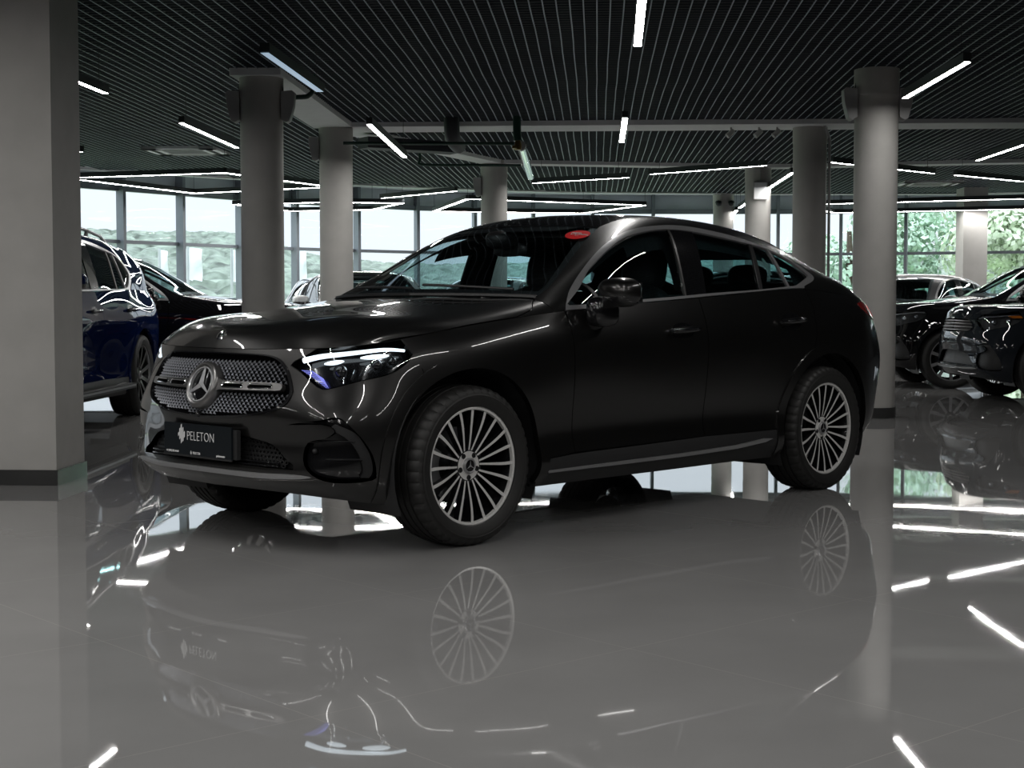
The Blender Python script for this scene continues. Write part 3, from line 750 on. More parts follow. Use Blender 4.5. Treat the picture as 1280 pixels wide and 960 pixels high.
    st.ellipsoid((xr-.06, 0, .87), (.11, .66, .27), 24, 14, e=.5, T=Matrix.Rotation(math.radians(-16), 3, 'Y'))
    s_ = st.build('rear_seat', M['leather'], root)
    for y in (.40, 0, -.40):
        hb = MB(); hb.ellipsoid((xr-.14, y, 1.245+zs*.7), (.06, .13, .075), 24, 14, e=.65, T=Matrix.Rotation(math.radians(-10), 3, 'Y'))
        for q in (-.045, .045): hb.tube([(xr-.12, y+q, 1.08), (xr-.14, y+q, 1.2+zs*.7)], .006, 6)
        hb.build('headrest', M['leather'], s_)
    # ---- wheels
    wd = sp.get('tyre_w', .255); ty = .81*sp.get('track', 1.0); R = sp.get('R', .364)
    wheel_src = {}
    for x in (c.wx, -c.wb):
        for sgn in (1, -1):
            if sgn in wheel_src:
                o = copy_tree(wheel_src[sgn], root); o.location = (x, sgn*ty, c.wz)
            else:
                wheel_src[sgn] = build_wheel(c, root, (x, sgn*ty, c.wz), sgn, sp.get('wheel', 'ten'), R, wd, (M[sp.get('rim', 'machined')], M['alloy_dark']))
    # ---- grille, intakes
    mb = MB(); panel(mb, W, L(gr, (0, gr[-1][1])), h=.05, off=-.04, inset=0, rim=0)
    g = mb.mirror().build('grille', M['backing'], root)
    mb = MB(); gi = inset_loop(gr, -.0) ; cen = np.array([0, (gr[0][1]+gr[-1][1])/2]); inn = cen+(gr-cen)*np.array([.972, .945]); inn[0, 0] = inn[-1, 0] = 0
    panel(mb, W, L(gr, inn[::-1]), h=.02, off=.005, inset=0, rim=.04); mb.mirror().build('grille_frame', M[sp.get('grille_frame', 'gloss_black')], g)
    if not hero:
        mb = MB()
        nb = sp.get('bars', 5)
        for k in range(1, nb):
            v = gr[-1][1]+(gr[0][1]-gr[-1][1])*k/nb
            us = [p[0] for p in gr if abs(p[1]-v) < .05]; um = max(us) if us else .4
            mb.tube(on_surf(W, [(u, v) for u in np.linspace(0, um*.97, 8)], -.006), .006, 6)
        for k in range(14):
            u = .03+k*.038; mb.tube(on_surf(W, [(u, gr[-1][1]+.03), (u, gr[0][1]-.03)], -.012), .0035, 5)
        mb.mirror().build('grille_mesh', M[sp.get('bar_mat', 'dark_satin')], g)
    mb = MB(); panel(mb, W, L(low, (0, low[-1][1])), h=.05, off=-.05, inset=0, rim=-.05)
    li = mb.mirror().build('lower_intake', M['satin_black'], root)
    mb = MB(); panel(mb, W, itk, h=.04, off=-.03, inset=0, rim=-.03)
    its = both('side_intake', mb, M['plastic'] if not hero else M['gloss_black'])
    lp = MB(); lpu = nr(W, [(.826, 0, .346), (.816, .165, .345), (.78, .40, .343), (.735, .575, .348), (.70, .66, .352)])
    lpu[0, 0] = 0; up = lpu.copy(); up[:, 1] += np.array([.013, .013, .012, .010, .0]); dn = lpu.copy(); dn[:, 1] -= np.array([.010, .010, .010, .008, 0])
    panel(lp, W, L(smooth_pts(up, 3), smooth_pts(dn, 3)[::-1]), h=.03, off=.012, inset=0, rim=.015)
    lp.mirror().build('bumper_lip', M[sp.get('lip', 'dark_satin')], root)
    c.root = root; c.parts = dict(fdl=fdl, ws=ws, grille=g, lower=li, its=its)
    c.gr, c.low, c.itk, c.nr, c.h = gr, low, itk, nr, h
    return c

# ------------------------------------------------------------------ the coupe SUV in front
HERO = build_car('coupe_suv', 'dark graphite coupe SUV with black dealer plate in the middle of the showroom', 'car', (-.834, 7.434, 0), math.atan2(-.717, -.696),
                 dict(hero=True, paint='graphite', h=.028, wheel='multi', trim='satin', grille_frame='gloss_black', lip='satin'))
def hero_details(c):
    W, H, C, root, nr = c.W, c.H, c.C, c.root, c.nr
    g = c.parts['grille']
    # three-pointed studs of the radiator pattern
    mb = MB(); inn = np.array(c.gr); cen = np.array([0, (inn[0][1]+inn[-1][1])/2]); inn = cen+(inn-cen)*np.array([.95, .895])
    full = np.concatenate([inn, (inn*[-1, 1])[::-1]])
    vc = nr(W, [(.79, 0, .716)])[0][1]
    du, dv = .0275, .0178; pts = []
    for j in range(-9, 10):
        for i in range(-22, 23):
            p = np.array([(i+.5*(j % 2))*du, vc+j*dv])
            pts.append(p)
    pts = np.array(pts); pts = pts[poly_in(pts, full)]
    d0 = pts-[0, vc]
    pts = pts[((d0[:, 0]/.118)**2+(d0[:, 1]/.118)**2 > 1) & ~((np.abs(d0[:, 1]-.006) < .028) & (np.abs(d0[:, 0]) > .1))]
    sg = np.where(pts[:, 0] < 0, -1, 1)[:, None]; A = np.c_[np.abs(pts[:, 0]), pts[:, 1]]
    base = W.ev(A)-W.nr(A)*.016; nn = W.nr(A); e = 1e-3
    a, b = W.d(A); a /= np.linalg.norm(a, axis=1)[:, None]; b /= np.linalg.norm(b, axis=1)[:, None]
    for k in range(len(A)):
        P = base[k]; n = nn[k]; s = float(sg[k][0]); u = a[k]; v = b[k]
        Q = [P+n*.011]
        for ang in (PI/2, PI/2+2*PI/3, PI/2+4*PI/3):
            t = u*math.cos(ang)+v*math.sin(ang); o = -u*math.sin(ang)+v*math.cos(ang)
            Q += [P+t*.0108, P+t*.0022+o*.0030, P+t*.0022-o*.0030]
        Q = [(q[0], q[1]*s, q[2]) for q in Q]
        F = []
        for j in range(3):
            t0, t1, t2 = 1+3*j, 2+3*j, 3+3*j
            F += [(0, t0, t1), (0, t2, t0)]
            nx = 1+3*((j+1) % 3)
            F += [(0, t1, nx+2)]
        if s < 0: F = [f[::-1] for f in F]
        mb.add(Q, F, 0, smooth=False)
    mb.build('grille_mesh', M['stud'], g)
    # emblem: ring, dark disc and star
    uv0 = np.array([0, vc]); p0 = Vector(W.ev(uv0)[0]); n0 = Vector(W.nr(uv0)[0]); n0.y = 0; n0.normalize()
    ex = Vector((0, 1, 0)); ey = n0.cross(ex); ey = ey if ey.z > 0 else -ey
    T = Matrix((ex, ey, n0)).transposed()
    def place(m, off=0.):
        m.v = [tuple(p0+n0*off+T @ Vector(q)) for q in m.v]; return m
    em = MB(); em.lathe([(.108, -.03), (.110, .004), (.104, .016), (.093, .021), (.084, .018), (.080, .008), (.079, -.01)], 72)
    emo = place(em, .004).build('emblem_ring', M['dark_satin'], root)
    em = MB(); em.lathe([(.079, .004), (.04, .006), (0, .007)], 48); place(em, .004).build('emblem_disc', M['gloss_black'], emo)
    st = MB(); st.lathe([(.0835, .016), (.080, .021), (.0765, .019), (.0755, .006)], 60)
    for k in range(3):
        t = PI/2+2*PI*k/3; u = (math.cos(t), math.sin(t)); L_ = (math.cos(t+PI/3), math.sin(t+PI/3)); R_ = (math.cos(t-PI/3), math.sin(t-PI/3))
        w = .0125
        Q = [(0, 0, .027), (u[0]*.078, u[1]*.078, .019), (L_[0]*w, L_[1]*w, .010), (R_[0]*w, R_[1]*w, .010), (u[0]*.079-u[1]*.003, u[1]*.079+u[0]*.003, .012), (u[0]*.079+u[1]*.003, u[1]*.079-u[0]*.003, .012)]
        st.add(Q, [(0, 1, 4), (0, 4, 2), (0, 5, 1), (0, 3, 5)], 0, smooth=False)
    place(st, .004).build('emblem_star', M['star'], emo)
    # bars to the left and right of the emblem
    mb = MB(); fr = MB(); v0 = vc+.006
    rr = lambda u0, u1, va, vb: [(u0, va), (u1, va), (u1, vb), (u0, vb)]
    outer = smooth_pts(np.array([(.10, v0-.042), (.13, v0-.026), (.30, v0-.023), (.47, v0-.021), (.497, v0-.012), (.497, v0+.010), (.47, v0+.021), (.30, v0+.024), (.13, v0+.028), (.10, v0+.045)]), 2)
    s1 = [(.150, v0-.012), (.270, v0-.012), (.278, v0), (.270, v0+.013), (.150, v0+.013), (.143, v0)]
    s2 = [(.318, v0-.011), (.44, v0-.010), (.447, v0), (.44, v0+.011), (.318, v0+.012), (.310, v0)]
    panel(mb, W, outer, [s1, s2], h=.02, off=.012, rim=.03, inset=0)
    for s_ in (s1, s2): fr.tube(on_surf(W, dens(s_, .012), .013), .0032, 6, closed=True)
    for s in (1, -1):
        b_ = (mb if s > 0 else mb.flip()).build('grille_bar', M['dark_satin'], g)
        (fr if s > 0 else fr.flip()).build('slot_trim', M['chrome'], b_)
    # camera under the emblem, bonnet badge
    cm = MB(); q = W.ev(nr(W, [(.822, .0, .592)]))[0]; cm.ellipsoid((q[0]-.004, 0, q[2]), (.02, .016, .014), 14, 8); cm.build('front_camera', M['gloss_black'], root)
    hb = nr(H, [(.700, .0, .946)]); hb[0, 1] = H.V; p = Vector(H.ev(hb)[0]); n = Vector(H.nr(hb)[0]); n.y = 0; n.normalize()
    ey2 = n.cross(ex); ey2 = ey2 if ey2.z > 0 else -ey2; T2 = Matrix((ex, ey2, n)).transposed()
    bd = MB(); bd.lathe([(.030, -.002), (.030, .003), (.025, .004), (.022, .002), (.0, .002)], 40)
    for k in range(3):
        t = PI/2+2*PI*k/3; u = (math.cos(t), math.sin(t)); w = .004
        bd.add([(0, 0, .006), (u[0]*.023, u[1]*.023, .003), (-u[1]*w, u[0]*w, .002), (u[1]*w, -u[0]*w, .002)], [(0, 1, 2), (0, 3, 1)], 0, smooth=False)
    bd.v = [tuple(p+T2 @ Vector(q)) for q in bd.v]; bd.build('bonnet_badge', M['chrome'], root)
    # number plate
    px, pz = .842, .472; tilt = Matrix.Rotation(math.radians(-90), 4, 'Z')
    pl = MB(); pl.box(px-.012, px, -.262, .262, pz-.072, pz+.072, 0); pl.box(px-.03, px-.010, -.268, .290, pz-.070, pz+.060, 1)
    pl.box(px-.004, px+.003, -.266, .266, pz-.078, pz-.070, 1)
    plo = pl.build('number_plate', [M['plate'], M['plastic']], root)
    def letters(nm, body, size, y, z, sx=1., bold=0.):
        P, F = text_mb(body, size, sx=sx, bold=bold); m_ = MB()
        m_.add([(px+.0012+q[2], y+q[0], z+q[1]) for q in P], F, smooth=False); m_.build(nm, M['ink'], plo)
    letters('plate_lettering', 'PELETON', .060, -.080, pz-.002, .86, -.0011)
    letters('plate_small_print', '+7 (499) 322-44-60', .0125, -.245, pz-.062, 1., .0004)
    letters('plate_small_print', 'PELETON', .016, -.032, pz-.064, .85)
    letters('plate_small_print', 'peletonauto', .0135, .150, pz-.064, 1., .0004)
    def logo(cy, cz, s):
        m_ = MB()
        for k, (x, t, b) in enumerate(((-.026, .010, .012), (-.0155, .030, .026), (-.004, .048, .044), (.0085, .034, .036), (.0195, .016, .018))):
            w = .0045
            y0 = cy+x*s
            m_.add([(px+.0012, y0-w*s, cz-b*s), (px+.0012, y0+w*s, cz-(b-.008)*s), (px+.0012, y0+w*s, cz+t*s), (px+.0012, y0-w*s, cz+(t-.006)*s)], [(0, 1, 2, 3)], smooth=False)
        m_.build('plate_logo', M['ink'], plo)
    logo(-.118, pz+.022, 1.0); logo(-.046, pz-.059, .23)
    # honeycomb of the lower intake, vanes, fins
    mb = MB(); lo = np.concatenate([c.low, [[0, c.low[-1][1]]]]); vb = c.low[-1][1]; hx = .020
    for j in range(0, 9):
        for i in range(0, 32):
            ce = np.array([(i+.5*(j % 2))*hx*1.12, vb+.012+j*hx*.95])
            ring = [ce+np.array([math.cos(t), math.sin(t)])*hx*.56 for t in np.linspace(PI/6, 2*PI+PI/6, 7)[:-1]]
            if not poly_in(np.array(ring), lo).all() or min(r[0] for r in ring) < 0: continue
            ring2 = [ce+(r-ce)*.68 for r in ring]
            o1 = on_surf(W, ring, -.022); o2 = on_surf(W, ring2, -.022); o3 = on_surf(W, ring2, -.045)
            mb.add(np.concatenate([o1, o2, o3]), [(k, (k+1) % 6, 6+(k+1) % 6, 6+k) for k in range(6)]+[(6+k, 6+(k+1) % 6, 12+(k+1) % 6, 12+k) for k in range(6)], smooth=False)
    mb.mirror().build('intake_mesh', M['satin_black'], c.parts['lower'])
    mb = MB()
    for v in (vb+.006, vb+.024): mb.tube(on_surf(W, [(u, v) for u in np.linspace(0, .50, 12)], -.010), .005, 6)
    mb.mirror().build('intake_vane', M['gloss_black'], c.parts['lower'])
    for s, par in ((1, c.parts['its'][0]), (-1, c.parts['its'][1])):
        for P in (((.715, .65, .496), (.66, .735, .500), (.598, .811, .502)), ((.685, .72, .425), (.63, .78, .425), (.57, .835, .424))):
            f = MB(); uv = smooth_pts(nr(W, P), 4); q = on_surf(W, uv, -.014); q2 = on_surf(W, uv, .002)
            for a, b, a2, b2 in zip(q[:-1], q[1:], q2[:-1], q2[1:]):
                f.add([a+[0, 0, .004], b+[0, 0, .004], b2, a2, a-[0, 0, .004], b-[0, 0, .004]], [(0, 1, 2, 3), (3, 2, 5, 4)])
            (f if s > 0 else f.flip()).build('intake_fin', M['satin_black'], par)
        f = MB(); a = nr(W, [(.655, .745, .575), (.598, .811, .54), (.56, .836, .485), (.535, .849, .43), (.525, .85, .372), (.537, .838, .34)])
        b = nr(W, [(.672, .725, .555), (.63, .782, .52), (.597, .812, .475), (.575, .83, .42), (.565, .832, .37), (.57, .815, .345)])
        panel(f, W, np.concatenate([smooth_pts(a, 3), smooth_pts(b, 3)[::-1]]), h=.03, off=-.012, rim=.02, inset=0)
        (f if s > 0 else f.flip()).build('air_curtain', M['satin_black'], par)
        f = MB(); q = on_surf(W, nr(W, [(.715, .665, .46)]), -.02)[0]; f.ellipsoid(tuple(q), (.012, .012, .012), 12, 8); (f if s > 0 else f.flip()).build('parking_sensor', M['plastic'], par)
    # inner mirror and sensor housing, sticker, wipers, paper tag
    mr = MB(); p = C.ev([[C.u_at(-1.10, C.V), C.V]])[0]; mr.ellipsoid((p[0]-.02, 0, p[2]-.055), (.085, .075, .05), 20, 12, e=.7)
    mr.ellipsoid((p[0]-.085, 0, p[2]-.105), (.02, .125, .038), 20, 12, e=.7); mr.build('inner_mirror', M['satin_black'], root)
    ce = nr(C, [(-1.145, .525, 1.445)])[0]
    a_, b_ = C.d([ce]); ku = 1/np.linalg.norm(a_); kv = 1/np.linalg.norm(b_)
    S_ = MB(); ov = [ce+np.array([(-.056*math.sin(t))*ku, (.064*math.cos(t))*kv]) for t in np.linspace(0, 2*PI, 41)[:-1]]
    panel(S_, C, ov, h=.03, off=.002, rim=.001, inset=0); so = S_.build('windscreen_sticker', M['sticker'], c.parts['ws'])
    st2 = MB()
    def bar(x0, x1, y, hh):
        panel(st2, C, [ce+np.array([-yy*ku, -xx*kv]) for xx, yy in ((x0, y), (x1, y), (x1, y+hh), (x0, y+hh))], h=.02, off=.0035, rim=0, inset=0)
    bar(-.042, .012, -.020, .006)
    P, F = text_mb('лизинг', .030, sx=1.05, bold=.0007)
    uvs = np.array([ce+np.array([-(q[1]-.008)*ku, -(q[0]-.040)*kv]) for q in P]); st2.add(on_surf(C, uvs, .0036), F, smooth=False)
    P, F = text_mb('авто', .011, sx=1.05)
    uvs = np.array([ce+np.array([-(q[1]+.017)*ku, -(q[0]-.010)*kv]) for q in P]); st2.add(on_surf(C, uvs, .0036), F, smooth=False)
    st2.build('sticker_print', M['ink'], so)
    for y0, y1 in ((.62, .02), (-.02, -.60)):
        wp = MB(); pts = []
        for t in np.linspace(0, 1, 10):
            y = y0+(y1-y0)*t; s = 1 if y >= 0 else -1
            uv = C.near([(-.49-.10*t, abs(y), 1.125)])[0]; uv[0] = .075+.035*t; q = on_surf(C, uv, .012)[0]; pts.append((q[0], q[1]*s, q[2]))
        wp.tube(pts, .007, 6); wp.build('wiper', M['satin_black'], root)
    tg_ = MB(); ce = nr(C, [(-2.43, .805, 1.30)])[0]
    panel(tg_, C, [ce+np.array(q) for q in ((.03, -.035), (.055, -.035), (.045, .03), (.034, .045), (.018, .045), (.012, .03))], h=.03, off=-.02, rim=0, inset=0)
    tg_.build('paper_tag', M['paper'], root)
    # plastic cowl along the windscreen base
    cw = MB(); uvs = [(.035, v) for v in np.linspace(C.near([(-.56, .76, 1.11)])[0][1], C.V, 14)]
    cw.tube(on_surf(C, uvs, -.004), .012, 6); cw.mirror().build('cowl_trim', M['satin_black'], root)
hero_details(HERO)

# ------------------------------------------------------------------ the showroom
def mnodes(name):
    m = bpy.data.materials.new(name); m.use_nodes = True
    return m, m.node_tree, m.node_tree.nodes['Principled BSDF']
def floor_mat():
    m, nt, b = mnodes('polished_floor_tile'); N = nt.nodes.new; K = nt.links.new
    tc = N('ShaderNodeTexCoord'); mp = N('ShaderNodeMapping'); mp.inputs['Rotation'].default_value = (0, 0, math.radians(48.6)); mp.inputs['Location'].default_value = (.92, .18, 0)
    K(tc.outputs['Object'], mp.inputs['Vector'])
    sx = N('ShaderNodeSeparateXYZ'); K(mp.outputs[0], sx.inputs[0])
    ln = []
    for ax in ('X', 'Y'):
        p = N('ShaderNodeMath'); p.operation = 'PINGPONG'; p.inputs[1].default_value = .6; K(sx.outputs[ax], p.inputs[0])
        l = N('ShaderNodeMath'); l.operation = 'LESS_THAN'; l.inputs[1].default_value = .0016; K(p.outputs[0], l.inputs[0]); ln.append(l)
    mx = N('ShaderNodeMath'); mx.operation = 'MAXIMUM'; K(ln[0].outputs[0], mx.inputs[0]); K(ln[1].outputs[0], mx.inputs[1])
    no = N('ShaderNodeTexNoise'); no.inputs['Scale'].default_value = 1.7; no.inputs['Detail'].default_value = 6; K(tc.outputs['Object'], no.inputs['Vector'])
    cr = N('ShaderNodeValToRGB'); cr.color_ramp.elements[0].position = .3; cr.color_ramp.elements[1].position = .72
    cr.color_ramp.elements[0].color = (.262, .259, .257, 1); cr.color_ramp.elements[1].color = (.298, .295, .292, 1); K(no.outputs['Fac'], cr.inputs['Fac'])
    mc = N('ShaderNodeMix'); mc.data_type = 'RGBA'; K(mx.outputs[0], mc.inputs['Factor']); K(cr.outputs[0], mc.inputs['A']); mc.inputs['B'].default_value = (.36, .352, .335, 1)
    K(mc.outputs['Result'], b.inputs['Base Color'])
    n2 = N('ShaderNodeTexNoise'); n2.inputs['Scale'].default_value = .9; n2.inputs['Detail'].default_value = 5; K(tc.outputs['Object'], n2.inputs['Vector'])
    mr = N('ShaderNodeMapRange'); mr.inputs['From Min'].default_value = .3; mr.inputs['From Max'].default_value = .75; mr.inputs['To Min'].default_value = .012; mr.inputs['To Max'].default_value = .032
    K(n2.outputs['Fac'], mr.inputs['Value']); K(mr.outputs[0], b.inputs['Roughness'])
    n3 = N('ShaderNodeTexNoise'); n3.inputs['Scale'].default_value = 2.2; n3.inputs['Detail'].default_value = 1; K(tc.outputs['Object'], n3.inputs['Vector'])
    bp = N('ShaderNodeBump'); bp.inputs['Strength'].default_value = .025; bp.inputs['Distance'].default_value = .012; K(n3.outputs['Fac'], bp.inputs['Height']); K(bp.outputs[0], b.inputs['Normal'])
    b.inputs['IOR'].default_value = 1.5; b.inputs['Specular IOR Level'].default_value = .5
    return m
R_ = dict(
 floor=floor_mat(),
 wall=mat('dark_plaster', (.06, .06, .062), .8, noise=.1, nscale=3),
 column=mat('grey_column_plaster', (.44, .428, .41), .75, noise=.05, nscale=5, bump=.03, bscale=60),
 beam=mat('white_beam_plaster', (.80, .81, .82), .8, noise=.03, nscale=6),
 slat=mat('ceiling_slat_side_shaded', (.028, .034, .044), .6, noise=.1, nscale=3),  # slats are one colour; the shade inside the cells is painted on their sides
 slat_lit=mat('ceiling_slat_edge_lit', (.36, .43, .51), .5, noise=.12, nscale=2.5),  # lower edges of the same slats, painted lighter as if lit from below
 slat_cross_shaded=mat('ceiling_cross_slat_edge_shaded', (.07, .085, .105), .5, noise=.12, nscale=2.5),  # lower edges of the cross slats, darkened in colour to look shaded
 slab=mat('ceiling_slab', (.015, .015, .016), .9, noise=.1),
 soffit=mat('soffit_plaster', (.66, .69, .72), .8, noise=.04),
 frame=mat('window_frame_aluminium', (.17, .19, .215), .4, .3, noise=.05),
 spandrel=mat('spandrel_panel', (.42, .46, .50), .35, noise=.08, nscale=1.2),
 pane=glass('facade_glass', (.89, .95, .985), .3),
 plinth=mat('plinth_tile', (.05, .05, .05), .12, noise=.15, nscale=4),
 housing=mat('lamp_housing', (.03, .035, .038), .45, .5, noise=.05),
 led=mat('led_diffuser', (.9, .9, .9), .5, emit=(1., .985, .955), es=60.),
 led_off=mat('led_diffuser_dim', (.7, .75, .8), .4, emit=(.55, .75, .95), es=.5),
 wire=mat('steel_wire', (.05, .05, .055), .4, .8, noise=.02),
 device=mat('device_plastic', (.36, .36, .36), .5, noise=.03),
 pipe_green=mat('green_pipe_paint', (.01, .045, .032), .35, noise=.1),
 pipe_dark=mat('pipe_insulation', (.02, .022, .028), .6, noise=.15),
 brass=mat('brass_valve', (.35, .22, .08), .3, 1., noise=.1),
 tube=mat('clear_lamp_tube', (.55, .66, .70), .12, .1, coat=.6, noise=.1, nscale=12),
 grass=mat('grass', (.22, .28, .17), .9, noise=.3, nscale=.6),
 asphalt=mat('asphalt', (.22, .22, .22), .9, noise=.15, nscale=2),
 hill=mat('hill_foliage', (.115, .145, .115), .95, noise=.6, nscale=.8),
 leaf=mat('leaf_green', (.44, .58, .46), .7, noise=.5, nscale=1.5),
 leaf2=mat('leaf_olive', (.58, .66, .50), .7, noise=.5, nscale=1.5),
 bark=mat('bark', (.08, .06, .045), .9, noise=.3, nscale=10),
 flag=mat('flag_cloth', (.62, .64, .68), .8, noise=.05),
 pole=mat('pole_metal', (.45, .47, .48), .4, .6, noise=.05),
 house=mat('house_render', (.70, .66, .60), .8, noise=.08),
 roof=mat('house_roof', (.35, .16, .11), .8, noise=.2),
)
R_['led'].cycles.emission_sampling = 'FRONT'; R_['led_off'].cycles.emission_sampling = 'NONE'
for k_ in ('lamp_white', 'lamp_blue', 'red'): M[k_].cycles.emission_sampling = 'NONE'
FAC = [(-13.2, 16.4), (-12.2, 18.2), (-11, 20), (-9.8, 21.9), (-8.9, 23.1), (-8.13, 24.13), (-7.45, 25.05), (-6.72, 26.07), (-5.95, 27.19), (-5.12, 28.45), (-4.23, 29.46), (-3.14, 30.56), (-1.99, 31.51), (-.81, 32.09), (.44, 32.51), (1.72, 32.7), (3.02, 32.76), (4.37, 32.79), (5.7, 32.74), (7.04, 32.63), (8.34, 32.26), (9.55, 31.79), (10.7, 31.28), (11.81, 30.73), (12.85, 30.14), (14, 29.4), (15.5, 28.4), (17, 27.4)]
EDGE = np.array([(-14, 15), (-12, 18.2), (-10, 21.4), (-7.11, 25.2), (-4.05, 27.9), (-1.5, 29.4), (.95, 30.4), (5, 31.0), (9, 31.0), (11, 30.3), (14, 28.6), (17, 26.6)])
yedge = lambda x: float(np.interp(x, EDGE[:, 0], EDGE[:, 1]))
def struct(o): o['kind'] = 'structure'; return o
# floor, slab, walls
fp = [(17.4, 27.0), (17.4, -14), (-14.2, -14), (-14.2, 16.4)]+FAC
mb = MB(); n = len(fp); mb.add([(x, y, 0) for x, y in fp]+[(x, y, -.3) for x, y in fp], [tuple(range(n))[::-1], tuple(range(n, 2*n))]+[(i, (i+1) % n, (i+1) % n+n, i+n) for i in range(n)], smooth=False)
fl = mb.build('floor', R_['floor']); struct(fl)
if fl.data.polygons[0].normal.z < 0: fl.data.flip_normals()
mb = MB(); mb.add([(x, y, 4.05) for x, y in fp]+[(x, y, 4.3) for x, y in fp], [tuple(range(n)), tuple(range(n, 2*n))[::-1]]+[(i, (i+1) % n, (i+1) % n+n, i+n) for i in range(n)], smooth=False)
struct(mb.build('ceiling', R_['slab']))
for nm, b in (('wall_left', (-14.5, -14.2, -14, 16.5)), ('wall_right', (17.4, 17.7, -14, 27.2)), ('wall_back', (-14.5, 17.7, -14.3, -14))):
    mb = MB(); mb.box(b[0], b[1], b[2], b[3], 0, 4.3); struct(mb.build(nm, R_['wall']))
# open-cell ceiling of thin slats
th = math.radians(3.16); ct, st_ = math.cos(th), math.sin(th)
to_w = lambda a, b: (a*ct+b*st_, -a*st_+b*ct)          # grid axes (a across, b along) to the room
gz = rng.uniform(-.006, .006, (80, 90)); gx_ = rng.uniform(-.005, .005, (80, 90))
def sag(a, b):
    i, j = (a+22)/.6, (b+12)/.6; i0, j0 = int(i), int(j); fi, fj = i-i0, j-j0
    w = ((1-fi)*(1-fj), fi*(1-fj), (1-fi)*fj, fi*fj); ix = ((i0, j0), (i0+1, j0), (i0, j0+1), (i0+1, j0+1))
    return sum(q*gz[k] for q, k in zip(w, ix)), sum(q*gx_[k] for q, k in zip(w, ix))
CZ, HB = 3.30, .05
def inside(a, b):
    x, y = to_w(a, b); return -14 < x < 17.2 and -13.8 < y < yedge(x)
def slats(mb, along, mi):
    k0, k1 = (-150, 190) if along else (-100, 320)
    for k in range(k0, k1):
        c = k*.1; run = []
        ts = np.arange(-14, 32.5, .6) if along else np.arange(-16, 18.5, .6)
        for t in list(ts)+[None]:
            ok = t is not None and (inside(c, t) if along else inside(t, c))
            if ok: run.append(t); continue
            if len(run) > 1:
                P = []
                for q in run:
                    a, b = (c, q) if along else (q, c)
                    dz, dx = sag(a, b); w = .005; dx *= 1 if along else .4
                    for s_, zz in ((-w, CZ+HB), (-w, CZ), (w, CZ), (w, CZ+HB)):
                        x, y = to_w(a+s_+dx, b) if along else to_w(a, b+s_+dx)
                        P.append((x, y, zz+dz+(0 if along else .0015)))
                m_ = len(run)-1
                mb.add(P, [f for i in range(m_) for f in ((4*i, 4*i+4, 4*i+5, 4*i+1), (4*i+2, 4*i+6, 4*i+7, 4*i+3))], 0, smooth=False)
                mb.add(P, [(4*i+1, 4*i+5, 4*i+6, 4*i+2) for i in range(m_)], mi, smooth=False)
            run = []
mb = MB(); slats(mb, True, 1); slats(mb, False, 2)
struct(mb.build('ceiling_grid', [R_['slat'], R_['slat_lit'], R_['slat_cross_shaded']]))
# white edge of the grid ceiling and soffit towards the windows
mb = MB()
for (x0, y0), (x1, y1) in zip(EDGE[:-1], EDGE[1:]): mb.beam((x0, y0, 3.34), (x1, y1, 3.34), .16, .11)
struct(mb.build('trim_1', R_['beam']))
mb = MB(); fx = np.array(FAC); ys = [(x, yedge(x)) for x in fx[:, 0]]
P = [(x, y, 3.40) for x, y in ys]+[(x, y, 3.40) for x, y in FAC]; n = len(FAC)
mb.add(P, [(i, i+1, i+1+n, i+n) for i in range(n-1)], smooth=False); struct(mb.build('trim_2', R_['soffit']))
# beams under the ceiling
def beam(nm, pts, w, z0=3.245, z1=4.0):
    mb = MB()
    for a, b in zip(pts[:-1], pts[1:]): mb.beam((*a, (z0+z1)/2), (*b, (z0+z1)/2), w, z1-z0)
    struct(mb.build(nm, R_['beam']))
beam('beam', [(-2.2, 19.07), (17.3, 18.0)], .64)
beam('beam', [(-2.43, 14.5), (-2.20, 18.9)], .49)
beam('beam', [(-2.15, 19.2), (-.28, 23.8), (3.96, 24.6), (8.3, 23.55), (14, 22.2)], .34, 3.25)
# columns
def column(nm, x, y, r=.205, h=3.3):
    mb = MB(); mb.lathe([(r, .10), (r, h-.25), (r+.006, h-.25), (r+.006, h)], 48, c=(x, y, 0)); o = struct(mb.build(nm, R_['column']))
    mb = MB(); mb.lathe([(r, .1), (r+.012, .1), (r+.012, 0)], 48, c=(x, y, 0)); mb.build('column_plinth', R_['plinth'], o)
    return o
for nm, x, y in (('column', -2.41, 14.75), ('column', -2.18, 18.95), ('column', -.28, 23.8), ('column', 3.96, 24.6), ('column', 3.67, 18.85), ('column', 3.46, 14.55), ('column', 4.29, 31.0)):
    column(nm, x, y)
mb = MB(); mb.box(8.64, 9.10, 29.2, 29.7, .1, 3.4); o = struct(mb.build('column', R_['column']))
mb = MB(); mb.box(8.62, 9.12, 29.18, 29.72, 0, .1); mb.build('column_plinth', R_['plinth'], o)
T = Matrix.Translation((-2.727, 9.06, 0)) @ Matrix.Rotation(math.radians(-3.16), 4, 'Z')
mb = MB(); mb.box(-1.1, 0, 0, .5, .093, 3.31, T=T); o = struct(mb.build('pillar', R_['column']))
mb = MB(); mb.box(-1.112, .012, -.012, .512, 0, .093, T=T); mb.build('pillar_plinth', R_['plinth'], o)
mb = MB(); mb.tube([(3.885, 18.72, .1), (3.885, 18.72, 3.1), (3.80, 18.60, 3.24)], .018, 8); tag(mb.build('cable_conduit', R_['device']), 'grey cable conduit running up the right side of the column behind the coupe roof', 'conduit')
